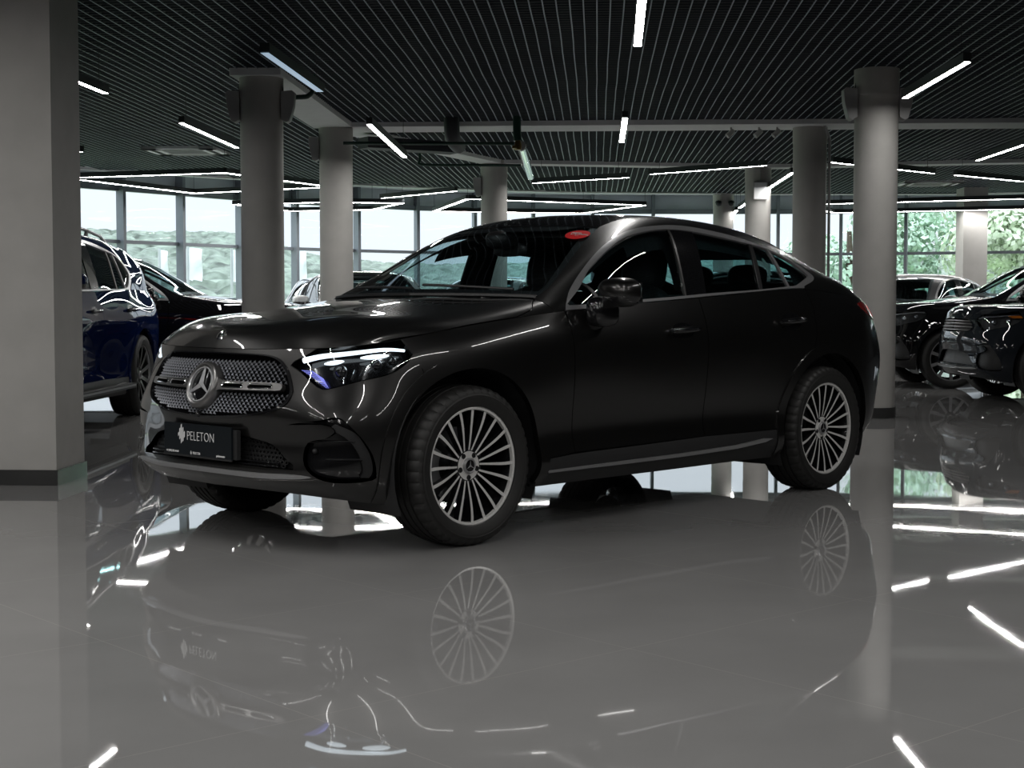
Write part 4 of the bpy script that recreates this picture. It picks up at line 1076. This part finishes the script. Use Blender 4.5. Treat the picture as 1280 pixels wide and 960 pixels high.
# facade: one window per bay
for i, ((x0, y0), (x1, y1)) in enumerate(zip(FAC[:-1], FAC[1:])):
    d = Vector((x1-x0, y1-y0, 0)).normalized(); nrm = Vector((-d.y, d.x, 0))
    A, B = Vector((x0, y0, 0)), Vector((x1, y1, 0)); mb = MB()
    mb.beam(A+Vector((0, 0, 1.9)), A+Vector((0, 0, 1.9001)), .06, 3.8) if False else None
    mb.add(*(lambda q: (q, [(0, 1, 2, 3), (7, 6, 5, 4), (0, 4, 5, 1), (1, 5, 6, 2), (2, 6, 7, 3), (3, 7, 4, 0)]))([A+d*a+nrm*b+Vector((0, 0, z)) for z in (0, 3.8) for a, b in ((-.032, -.16), (.032, -.16), (.032, .02), (-.032, .02))]), smooth=False)
    for z, hh in ((.06, .12), (2.14, .06), (3.05, .10), (3.75, .1)): mb.beam(A+Vector((0, 0, z)), B+Vector((0, 0, z)), .10, hh)
    w = struct(mb.build('window_%d' % (i+1), R_['frame']))
    mb = MB(); mb.add([A+nrm*.03+Vector((0, 0, 3.1)), B+nrm*.03+Vector((0, 0, 3.1)), B+nrm*.03+Vector((0, 0, 3.8)), A+nrm*.03+Vector((0, 0, 3.8))], [(0, 1, 2, 3)], smooth=False); mb.build('spandrel', R_['spandrel'], w)
    for z0, z1 in ((.12, 2.11), (2.17, 3.0)):
        mb = MB(); mb.add([A+Vector((0, 0, z0)), B+Vector((0, 0, z0)), B+Vector((0, 0, z1)), A+Vector((0, 0, z1))], [(0, 1, 2, 3)], smooth=False); mb.build('pane', R_['pane'], w)
# ---- pendant lamps
def pendant(a, b, z, label, group=None, led='led', w=.062, wires=True):
    a, b = Vector((*a, z)), Vector((*b, z)); m = (a+b)/2; d = b-a
    t = tag(empty('pendant_lamp', m, math.atan2(d.y, d.x)), label, 'lamp', group); L = d.length/2
    mb = MB(); mb.box(-L, L, -w/2, w/2, .006, .075); mb.box(-L, L, -w/2, -w/2+.004, -.002, .006); mb.box(-L, L, w/2-.004, w/2, -.002, .006); mb.build('lamp_housing', R_['housing'], t)
    mb = MB(); mb.add([(-L+.004, -w/2+.004, 0), (-L+.004, w/2-.004, 0), (L-.004, w/2-.004, 0), (L-.004, -w/2+.004, 0)], [(0, 1, 2, 3)], smooth=False); mb.build('diffuser', R_[led], t)
    if wires:
        for x in (-L+.18, L-.18):
            mb = MB(); mb.tube([(x, 0, .07), (x, 0, CZ+.05-z)], .003, 5); mb.build('suspension_wire', R_['wire'], t)
    return t
LAMPS = [
 ((.91, 11.14), (.76, 8.87), 'white strip lamp cut by the top edge of the picture, right of centre'),
 ((1.27, 17.73), (1.14, 15.44), 'short bright strip lamp over the middle of the white cross beam'),
 ((-3.61, 13.63), (-3.70, 12.28), 'strip lamp partly hidden by the big square pillar, upper left'),
 ((-3.30, 18.37), (-3.42, 15.85), 'strip lamp hanging left of the nearest left column'),
 ((-5.29, 18.85), (-5.6, 18.46), 'tiny end of a strip lamp beside the square pillar edge'),
 ((-.93, 25.41), (-2.33, 27.15), 'strip lamp over the far windows between second and third columns'),
 ((1.73, 22.67), (.31, 23.73), 'strip lamp hanging right of the third column above the coupe roof'),
 ((3.44, 20.7), (1.99, 22.11), 'long strip lamp pointing at the column with the small white box'),
 ((4.01, 21.84), (4.17, 24.88), 'strip lamp glimpsed between the two columns over the coupe tail'),
 ((3.52, 11.87), (3.57, 13.94), 'big bright strip lamp right of the nearest right column'),
 ((4.23, 20.24), (6.07, 21.98), 'strip lamp passing behind the nearest right column'),
 ((6.02, 17.73), (6.08, 20.01), 'upper strip lamp at the right edge of the picture'),
 ((6.45, 22.25), (8.2, 23.73), 'lower strip lamp at the right edge, sloping down to the right'),
 ((4.51, 30.65), (4.64, 32.0), 'lower of two tiny strip lamps before the far slim column'),
 ((4.36, 28.23), (4.45, 29.88), 'upper of two tiny strip lamps before the far slim column'),
]
for a, b, lab in LAMPS: pendant(a, b, 2.95, lab)
pendant((-1.318, 18.83), (-1.434, 15.39), 2.88, 'slanting strip lamp hanging right of the second column from the left')
pendant((-1.69, 13.52), (-1.84, 11.42), 2.95, 'strip lamp with dim bluish diffuser above the nearest left column', led='led_off', w=.075)
for x, y in ((-3.9, 8.0), (-1.7, 6.6), (.62, 5.4), (3.3, 8.6), (-1.9, 2.4), (.4, 1.2), (-3.9, 3.4), (.2, -3.2), (-2.2, -2.4), (-6.0, 7.0), (-6.1, 2.2), (-3.9, 5.7), (-1.8, .1), (3.3, 5.4), (3.1, .9), (5.6, 3.0), (-6.1, -.4), (-8.3, 4.5), (-8.3, .2), (-4.1, -.6), (-6.2, -3.4)):  # unseen lamps added to brighten the floor, the pillar and the coupe front
    pendant((x, y), (x-.13, y-2.27), 2.95, 'added strip lamp out of view, lighting the floor and the coupe front', 'added strip lamps out of view')
def frame_lamp(pts, z, label):
    c = np.mean(pts, 0); t = tag(empty('frame_lamp', (*c, z)), label, 'lamp'); P = [Vector((x-c[0], y-c[1], 0)) for x, y in pts]; n = len(P)
    for i in range(n):
        mb = MB(); mb.beam(P[i]+Vector((0, 0, .04)), P[(i+1) % n]+Vector((0, 0, .04)), .07, .07); mb.build('lamp_housing', R_['housing'], t)
        a, b = P[i], P[(i+1) % n]; s = Vector((-(b-a).y, (b-a).x, 0)).normalized()*.03; z_ = Vector((0, 0, .003)); mb = MB(); mb.add([a-s+z_, a+s+z_, b+s+z_, b-s+z_], [(0, 1, 2, 3)], smooth=False); mb.build('diffuser', R_['led'], t)
        mb = MB(); mb.tube([P[i]+Vector((0, 0, .07)), P[i]+Vector((0, 0, CZ+.05-z))], .003, 5); mb.build('suspension_wire', R_['wire'], t)
frame_lamp([(-6.3, 21.6), (-3.9, 20.75), (-2.75, 23.25), (-5.12, 24.6)], 2.85, 'angular light frame hanging at the left behind the nearest left column')
frame_lamp([(-4.9, 26.9), (-3.2, 26.3), (-1.9, 26.5), (-2.6, 28.4), (-4.2, 28.8)], 2.82, 'small light frame by the far windows between the two left columns')
frame_lamp([(-.75, 25.9), (2.4, 27.58), (1.4, 30.0), (-1.5, 29.4)], 2.85, 'angular light frame over the coupe roof')
frame_lamp([(5.2, 27.4), (10.4, 25.1), (11.6, 28.0), (6.3, 29.9)], 2.85, 'large light frame at the far right before the leafy windows')
# ---- devices on the columns
def speaker(x, y, z, ang, s, label):
    t = tag(empty('wall_speaker', (x, y, z), ang), label, 'speaker', None)
    mb = MB(); prof = [(.0, -.14), (.05, -.17), (.085, -.15), (.125, .0), (.135, .13), (.11, .15), (.0, .14)]
    k = len(prof); P = [(a*s, w*s, b*s) for w in (-.07, .07) for a, b in prof]
    mb.add(P, [tuple(range(k)), tuple(range(k, 2*k))[::-1]]+[(i, (i+1) % k+0, (i+1) % k+k, i+k)[::-1] for i in range(k)], smooth=False); mb.build('speaker_body', R_['device'], t)
    mb = MB(); mb.add([(a*s+.002, w*s*.85, b*s) for w in (-.07, .07) for a, b in prof[1:5]], [(i, i+1, i+5, i+4)[::-1] for i in range(3)], smooth=False); mb.build('speaker_grille', R_['housing'] if False else R_['device'], t)
    mb = MB(); mb.tube([(.01, 0, .14*s), (-.005, 0, .24*s), (-.015, .01, .34*s)], .009, 6); mb.build('cable', R_['housing'], t)
speaker(-2.41-.20, 14.72, 2.98, PI, .95, 'grey wedge speaker on the left side of the nearest left column')
speaker(-2.41+.20, 14.72, 2.98, 0, .95, 'grey wedge speaker on the right side of the nearest left column')
speaker(-2.18-.20, 18.92, 3.0, PI, .95, 'grey wedge speaker on the second column from the left')
speaker(-.28-.20, 23.75, 2.9, PI, .95, 'small grey speaker on the third column from the left')
speaker(3.46-.20, 14.52, 2.98, PI, .95, 'grey wedge speaker on the left side of the nearest right column')
speaker(3.46+.20, 14.52, 2.98, 0, .95, 'grey wedge speaker on the right side of the nearest right column')
t = tag(empty('wall_box', (3.96, 24.38, 2.88)), 'small white box on the column behind the coupe roof', 'box')
mb = MB(); mb.box(-.11, .11, -.03, .02, -.14, .14); mb.build('box_body', R_['device'], t); mb = MB(); mb.box(-.10, .10, -.036, -.03, -.13, .13); mb.build('box_lid', R_['beam'], t)
mb = MB(); mb.tube([(-.0, 0, .14), (0, 0, .38)], .008, 6); mb.build('cable', R_['device'], t)
for i, (dx, lab) in enumerate(((-.13, 'left dome camera on the far slim column'), (.13, 'right dome camera on the far slim column'))):
    mb = MB(); mb.ellipsoid((4.29+dx, 30.76, 3.1), (.06, .06, .06), 14, 8); mb.lathe([(.062, .0), (.066, .03), (.05, .05), (0, .05)], 16, c=(4.29+dx, 30.78, 3.1)); tag(mb.build('dome_camera', R_['housing']), lab, 'camera')
for x, lab in ((2.69, 'leftmost of three spotlights under the cross beam'), (3.03, 'middle of three spotlights under the cross beam'), (3.25, 'rightmost of three spotlights, beside the column')):
    y = 19.05-.055*x; t = tag(empty('spotlight', (x, y-.1, 3.245)), lab, 'spotlight')
    mb = MB(); mb.tube([(0, 0, 0), (0, 0, -.05)], .012, 8); mb.build('spot_stem', R_['device'], t)
    mb = MB(); mb.tube([(.03, 0, -.04), (-.05, -.02, -.11)], [.03, .035], 12); mb.build('spot_head', R_['device'], t)
def cassette(x, y, label):
    t = tag(empty('ceiling_cassette', (x, y, 3.285), -th), label, 'air conditioner'); mb = MB(); o, i_ = .52, .30
    for a in range(4):
        T = Matrix.Rotation(a*PI/2, 4, 'Z'); mb.box(-o, o, i_, o, -.02, .02, T=T)
    mb.build('cassette_frame', R_['beam'], t); mb = MB(); mb.box(-.29, .29, -.29, .29, -.012, .02)
    for k in range(7): mb.box(-.27, .27, -.26+k*.08, -.24+k*.08, -.02, -.012)
    mb.build('intake_grille', R_['device'], t)
    for a in range(4):
        T = Matrix.Rotation(a*PI/2, 4, 'Z'); mb = MB(); mb.box(-.34, .34, .37, .44, -.024, -.018, T=T); mb.build('air_slot', R_['slab'], t)
cassette(-4.7, 22.1, 'white ceiling air cassette left of the nearest left column')
cassette(7.65, 28.1, 'white ceiling air cassette right of the nearest right column')
# pipes under the beams
def pipe(nm, pts, r, m, lab, cat='pipe', extra=()):
    mb = MB(); mb.tube(smooth_pts(pts, 5), r, 12); o = mb.build(nm, R_[m])
    tag(o, lab, cat); return o
pipe('drain_pipe', [(-.72, 18.3, 3.4), (-.72, 18.3, 3.2), (-.71, 18.45, 3.07), (-.66, 18.9, 3.03)], .095, 'pipe_dark', 'thick dark insulated drain elbow in front of the cross beam')
o = pipe('pipe_riser', [(.06, 18.2, 3.4), (.06, 18.2, 3.12), (.07, 18.2, 3.02)], .05, 'pipe_green', 'dark green pipe stub above the clear tube')
mb = MB(); mb.lathe([(.0, 0), (.04, 0), (.045, .05), (.03, .12), (.0, .12)], 12, c=(.07, 18.2, 2.91)); mb.box(.0, .06, 18.1, 18.2, 2.92, 2.95); mb.build('valve', R_['brass'], o)
pipe('sprinkler_pipe', [(-2.0, 18.15, 2.985), (-1.0, 18.17, 2.985), (.02, 18.2, 2.985)], .02, 'pipe_green', 'thin green pipe running level from the second column to the valve')
pipe('sprinkler_pipe', [(-1.25, 20.8, 3.35), (-1.25, 20.8, 3.05), (-1.2, 20.8, 2.97), (-.5, 20.85, 2.97), (.12, 20.9, 2.97)], .02, 'pipe_green', 'thin green pipe with bent end crossing the third column')
pipe('sprinkler_pipe', [(-1.93, 14.9, 3.4), (-1.93, 14.9, 3.18), (-1.97, 14.9, 3.11), (-2.05, 14.9, 3.09), (-2.35, 14.9, 3.09)], .024, 'pipe_green', 'thick green bent pipe beside the nearest left column speaker')
t = tag(empty('clear_lamp_tube', (0, 0, 0)), 'clear cylindrical tube lamp hanging below the green pipe stub', 'lamp')
mb = MB(); mb.tube([(.11, 18.36, 2.97), (.27, 22.2, 2.93)], .055, 14); mb.build('tube_body', R_['tube'], t)
mb = MB(); mb.tube([(.105, 18.28, 2.97), (.112, 18.38, 2.97)], .06, 14); mb.build('end_cap', R_['device'], t)
mb = MB(); mb.beam((.11, 18.4, 3.0), (.265, 22.1, 2.945), .035, .02); mb.build('light_strip', R_['led_off'], t)
mb = MB(); mb.tube([(.19, 20.2, 3.0), (.19, 20.2, 3.33)], .004, 5); mb.build('suspension_wire', R_['wire'], t)
mb = MB(); mb.beam((-1.9, 19.5, 3.13), (-.75, 20.2, 3.13), .3, .14); tag(mb.build('air_duct', R_['pipe_dark']), 'dark flat air duct right of the second column', 'duct')

# ------------------------------------------------------------------ the other cars
XK = [-3.95, -3.70, -3.42, -3.1, -2.7, -2.3, -1.83, -1.34, -1.01, -.73, -.42, -.11, .21, .60, .85]
ZT = [1.12, 1.145, 1.225, 1.347, 1.487, 1.562, 1.585, 1.555, 1.445, 1.295, 1.12, 1.093, 1.058, 1.0, .885]
ZB = [1.12, 1.12, 1.125, 1.15, 1.175, 1.157, 1.128, 1.10, 1.075, 1.058, 1.035, 1.0, .955, .93, .885]
def warp(xn, zt, zb, ky=1.0, zlow=1.0):
    xn, zt, zb = (np.array(q[::-1], float) for q in (xn, zt, zb)); B_ = nbasis(XK)
    def ip(x, v): return float((B_(np.array([min(max(x, XK[0]), XK[-1])])) @ v)[0])
    h0, h1 = np.array(ZT), np.array(ZB)
    def f(p):
        x, y, z = p; a = ip(x, h0); b = ip(x, h1); A = ip(x, zt); B = ip(x, zb)
        X = ip(x, xn)
        if x > .85: X = xn[-1]+(x-.85)
        Z = z*B/b if z <= b else B+(z-b)/max(a-b, .03)*(A-B)
        return np.array([X, y*ky, Z])
    return f
XSUV = [.87, .62, .22, -.1, -.42, -.74, -1.03, -1.38, -1.9, -2.42, -2.86, -3.3, -3.72, -3.92, -4.0]
W_SUV = warp(XSUV, [.98, 1.08, 1.12, 1.15, 1.18, 1.36, 1.52, 1.64, 1.69, 1.69, 1.66, 1.60, 1.52, 1.24, 1.16], [.98, 1.02, 1.04, 1.07, 1.1, 1.12, 1.13, 1.15, 1.17, 1.19, 1.20, 1.20, 1.18, 1.17, 1.16], 1.02)
W_BIG = warp([.87, .62, .22, -.1, -.42, -.75, -1.03, -1.4, -2.02, -2.6, -3.07, -3.57, -4.05, -4.30, -4.39], [1.0, 1.12, 1.18, 1.22, 1.26, 1.45, 1.61, 1.71, 1.755, 1.76, 1.75, 1.72, 1.64, 1.26, 1.2], [1.0, 1.05, 1.08, 1.12, 1.15, 1.17, 1.18, 1.19, 1.20, 1.21, 1.22, 1.22, 1.21, 1.2, 1.2], 1.03)
W_LUX = warp([.88, .66, .24, -.1, -.44, -.8, -1.08, -1.45, -1.95, -2.42, -2.86, -3.25, -3.62, -3.85, -3.96], [.99, 1.065, 1.085, 1.10, 1.12, 1.30, 1.46, 1.58, 1.645, 1.635, 1.59, 1.51, 1.42, 1.22, 1.14], [.99, 1.01, 1.02, 1.04, 1.06, 1.075, 1.09, 1.11, 1.13, 1.16, 1.18, 1.18, 1.17, 1.15, 1.14], 1.03)
W_HAT = warp([.83, .58, .2, -.1, -.42, -.72, -1.0, -1.32, -1.8, -2.25, -2.62, -3.0, -3.35, -3.55, -3.62], [.90, 1.0, 1.05, 1.085, 1.12, 1.28, 1.43, 1.54, 1.575, 1.565, 1.54, 1.49, 1.42, 1.18, 1.08], [.9, .94, .965, 1.0, 1.035, 1.05, 1.065, 1.085, 1.10, 1.12, 1.13, 1.13, 1.12, 1.09, 1.08], .97)
BLUE = build_car('large_suv', 'dark blue large SUV with roof rails beside the square pillar', 'car', (-4.56, 11.55, 0), math.radians(-90), dict(paint='navy', warp=W_BIG, h=.045, R=.395, wz=.392, arch=.46, tyre_w=.275, track=1.03, mirror_fwd=.22, wheel='ten', rim='dark_satin', arch_mat='navy', sill='plastic', glass_roof=True))
def roof_rails(c, m='satin'):
    C = c.C
    for s in (1, -1):
        mb = MB(); uv = [c.nr(C, [(x, .62, 1.5)])[0] for x in np.linspace(-1.55, -3.2, 14)]
        v = np.interp(.50, [0, 1], [0, C.V]); q = np.array([[u[0], C.V*.535] for u in uv]); p = on_surf(C, q, .055); p[0] = on_surf(C, q[:1], .0)[0]; p[-1] = on_surf(C, q[-1:], .0)[0]
        mb.tube(p, .016, 8)
        for k in (4, 9): mb.tube([on_surf(C, q[k:k+1], .0)[0], p[k]], .02, 8)
        (mb if s > 0 else mb.flip()).build('roof_rail', M[m], c.root)
def running_board(c):
    for s in (1, -1):
        mb = MB(); mb.box(-c.wb+.56, c.wx-.56, .86, 1.03, .30, .345); mb.box(-c.wb+.60, c.wx-.60, 1.028, 1.036, .318, .335, 1)
        (mb if s > 0 else mb.flip()).build('running_board', [M['plastic'], M['satin']], c.root)
roof_rails(BLUE); running_board(BLUE)
BLK1 = build_car('suv', 'black SUV behind the blue one, bonnet pointing right', 'car', (-3.12, 17.75, 0), 0, dict(paint='black', warp=W_SUV, h=.06, R=.375, wz=.37, wheel='five', rim='dark_satin'))
WHT = build_car('hatchback', 'white car with blue-tinted side windows between the two left columns', 'car', (-1.77, 21.0, 0), math.radians(-75), dict(paint='white', warp=W_HAT, h=.07, R=.345, wz=.342, arch=.42, trim='satin_black', arch_mat='satin_black'))
DRK = build_car('hatchback', 'dark car showing right of the second column from the left', 'car', (-3.17, 25.9, 0), math.radians(-90), dict(paint='black', warp=W_HAT, h=.08, R=.345, wz=.342, arch=.42))
SLV = build_car('suv', 'silver car seen through the coupe windscreen', 'car', (-.91, 26.2, 0), math.radians(250), dict(paint='silver', warp=W_HAT, h=.07, R=.345, wz=.342, arch=.42, trim='satin_black'))
BLK2 = build_car('suv', 'black SUV half hidden by the nearest right column', 'car', (5.62, 20.3, 0), PI, dict(paint='black', warp=W_SUV, h=.05, R=.38, wz=.375, wheel='ten', rim='satin', lip='satin'))
GRY = build_car('coupe_suv', 'grey coupe SUV with tail lamp at the right, behind the black SUV', 'car', (5.63, 24.2, 0), math.radians(230), dict(paint='grey', h=.07, glass_roof=False))
BLK3 = build_car('suv', 'black SUV far back between the two right columns', 'car', (2.2, 28.0, 0), PI, dict(paint='black', warp=W_SUV, h=.09, R=.375, wz=.37))
LUX = build_car('luxury_suv', 'dark slate grey SUV with slim amber-tipped headlamp at the right edge', 'car', (5.80, 17.2, 0), math.radians(182), dict(paint='slate', warp=W_LUX, h=.035, R=.39, wz=.387, arch=.45, tyre_w=.265, track=1.03, wheel='five', rim='dark_satin', amber=True, grille_scale=(.92, .50, .035), bars=5, bar_mat='dark_satin', trim='satin_black', sill='gloss_black'))
def lux_letters(c):
    H = c.H; P, F = text_mb('RANGE ROVER', .058, align='CENTER', sx=1.5); Q = []
    for q in P:
        y = q[0]; uv = H.near([(.80, abs(y), 1.0)])[0]; u0 = H.U*.045
        uv = np.array([u0+.06-q[1], H.V-abs(y)*H.V/np.linalg.norm(H.net[:, 1][0]-H.net[:, 1][-1])*1.0]); p = on_surf(H, uv, .003)[0]; Q.append((p[0], math.copysign(p[1], y), p[2]))
    mb = MB(); mb.add(Q, F, smooth=False); mb.build('bonnet_lettering', M['satin'], c.root)
lux_letters(LUX)

# ------------------------------------------------------------------ outside
G0 = -.6
mb = MB(); mb.box(-120, 120, 10, 200, G0-.3, G0); struct(mb.build('ground', R_['grass']))
EL = ([-900, -200, 100, 170, 290, 340, 400, 480, 560, 700, 900, 1000, 1150, 1500, 2200], [140, 108, 86, 83, 82, 68, 52, 44, 42, 46, 56, 60, 64, 70, 80])
def hill_z(x, y):
    t = min(1., max(0., (y-46)/124)); e = float(np.interp(1900*x/y+640, *EL))
    return G0+(1.0-G0+y*e/1900)*(t*t*(3-2*t))**.75
mb = MB(); nx, ny = 420, 120; P = []
gy_ = 46+140*(np.arange(ny)/(ny-1))**1.15; dm = np.c_[rng.uniform(-80, 80, 16000), rng.uniform(50, 186, 16000), rng.uniform(.6, 1.4, 16000)]
for j in range(ny):
    y = float(gy_[j]); dj = dm[np.abs(dm[:, 1]-y) < 1.4]; xs = (-1+2*np.arange(nx)/(nx-1))*(.45*y)
    q = (dj[None, :, 2]**2-(dj[None, :, 0]-xs[:, None])**2-(dj[None, :, 1]-y)**2).max(1) if len(dj) else np.zeros(nx)
    for x, v in zip(xs, q): P.append((x, y, hill_z(x, y)+(1.1*math.sqrt(v) if v > 0 else 0)*min(1, j/8)-.7))
mb.add(P, [(j*nx+i, j*nx+i+1, (j+1)*nx+i+1, (j+1)*nx+i) for j in range(ny-1) for i in range(nx-1)])
struct(mb.build('hill', R_['hill']))
def tree(x, y, z0, h, r, label, m='leaf', n=900, leaf=.22, group=None, lo=.35):
    t = tag(empty('tree', (x, y, z0)), label, 'tree', group)
    mb = MB(); mb.tube([(0, 0, 0), (.05*h*.1, 0, h*.3), (0, .02*h, h*.65)], [.035*h, .026*h, .012*h], 8); mb.build('trunk', R_['bark'], t)
    mb = MB(); bl = [(rng.uniform(-.55, .55)*r, rng.uniform(-.55, .55)*r, h*rng.uniform(lo, .85), r*rng.uniform(.4, .62)) for _ in range(9)]
    for k in range(n):
        bx, by, bz, br = bl[k % 9]; d = rng.normal(size=3); d /= np.linalg.norm(d); p = np.array([bx, by, bz])+d*br*rng.uniform(.72, 1.05)*np.array([1, 1, .85])
        a = rng.normal(size=3); a /= np.linalg.norm(a); b = np.cross(a, d); b /= max(np.linalg.norm(b), 1e-6); s = leaf*rng.uniform(.6, 1.3)
        a = np.cross(b, d)*.6+d*.3
        mb.add([p-b*s*.5, p-a*s*.4, p+b*s*.5, p+a*s*.5], [(0, 1, 2, 3)], smooth=False)
    mb.build('crown', R_[m], t)
    return t
for i, (x, y, h, r, m) in enumerate([(9.2, 41.5, 5.6, 2.1, 'leaf'), (13.7, 40.5, 5.8, 2.2, 'leaf2'), (18.4, 39.6, 5.6, 2.2, 'leaf'), (11.7, 47.2, 6.6, 2.2, 'leaf'), (16.6, 48.2, 7.0, 2.2, 'leaf2'), (21.6, 46, 7.2, 2.3, 'leaf')]):
    tree(x, y, G0, h, r, 'leafy tree behind the right-hand windows', m, 6500, .22, 'trees outside the right-hand windows', .1)
def flag(x, y, h, label, wd=.32):
    t = tag(empty('flag_banner', (x, y, G0)), label, 'flag'); mb = MB(); mb.tube([(0, 0, 0), (0, 0, h)], .035, 8); mb.build('flagpole', R_['pole'], t)
    mb = MB(); P = []
    for j in range(13):
        for i in range(5):
            u, v = i/4, j/12; P.append((.04+u*wd, .06*math.sin(v*7+u*3)*u, h-.04-v*.85-.05*u*u))
    mb.add(P, [(j*5+i, j*5+i+1, (j+1)*5+i+1, (j+1)*5+i) for j in range(12) for i in range(4)]); mb.build('flag_cloth', R_['flag'], t)
for x, y, h, wd, lab in ((-9.72, 42, 3.2, .2, 'white banner flag left of the first full window mullion'), (-9.2, 42.5, 3.25, .26, 'slim white banner flag just left of the tall mullion above the black SUV'), (-8.55, 40.2, 3.2, .34, 'widest white banner flag, in the middle left window'), (-7.45, 40.5, 3.15, .16, 'narrow white banner flag nearest the left column'), (-5.9, 42, 3.2, .2, 'white banner flag right of the nearest left column')):
    flag(x, y, h, lab, wd)
# ------------------------------------------------------------------ light, sky, camera
w = bpy.data.worlds.new('sky'); sc.world = w; w.use_nodes = True; bg = w.node_tree.nodes['Background']
tc = w.node_tree.nodes.new('ShaderNodeTexCoord'); sp_ = w.node_tree.nodes.new('ShaderNodeSeparateXYZ'); cr = w.node_tree.nodes.new('ShaderNodeValToRGB')
w.node_tree.links.new(tc.outputs['Generated'], sp_.inputs[0]); w.node_tree.links.new(sp_.outputs['Z'], cr.inputs[0]); w.node_tree.links.new(cr.outputs[0], bg.inputs[0])
cr.color_ramp.elements[0].color = (.90, .955, 1, 1); cr.color_ramp.elements[1].color = (.90, .94, 1, 1); cr.color_ramp.elements[1].position = .8
zr = w.node_tree.nodes.new('ShaderNodeMapRange')           # overcast: brighter overhead than at the horizon
for k_, v_ in (('From Min', .1), ('From Max', .6), ('To Min', 1.2), ('To Max', 5.0)): zr.inputs[k_].default_value = v_
w.node_tree.links.new(sp_.outputs['Z'], zr.inputs['Value']); w.node_tree.links.new(zr.outputs[0], bg.inputs[1])
w.cycles.sampling_method = 'NONE'
cam_ = bpy.data.cameras.new('camera'); co = bpy.data.objects.new('camera', cam_); COL.objects.link(co)
co.location = (0, 0, 1.09); co.rotation_euler = (PI/2-math.atan(101/1900), 0, 0)
cam_.sensor_width = 36; cam_.lens = 36*1900/1280; cam_.clip_start = .1; cam_.clip_end = 600; sc.camera = co
vs = sc.view_settings; vs.view_transform = 'Standard'; vs.look = 'None'; vs.gamma = 1; vs.use_curve_mapping = False; vs.exposure = 0
sc.cycles.max_bounces = 8; sc.cycles.transparent_max_bounces = 16; sc.cycles.glossy_bounces = 5; sc.cycles.diffuse_bounces = 4
sc.cycles.sample_clamp_indirect = 6; sc.cycles.caustics_reflective = False; sc.cycles.caustics_refractive = False; sc.cycles.blur_glossy = .3
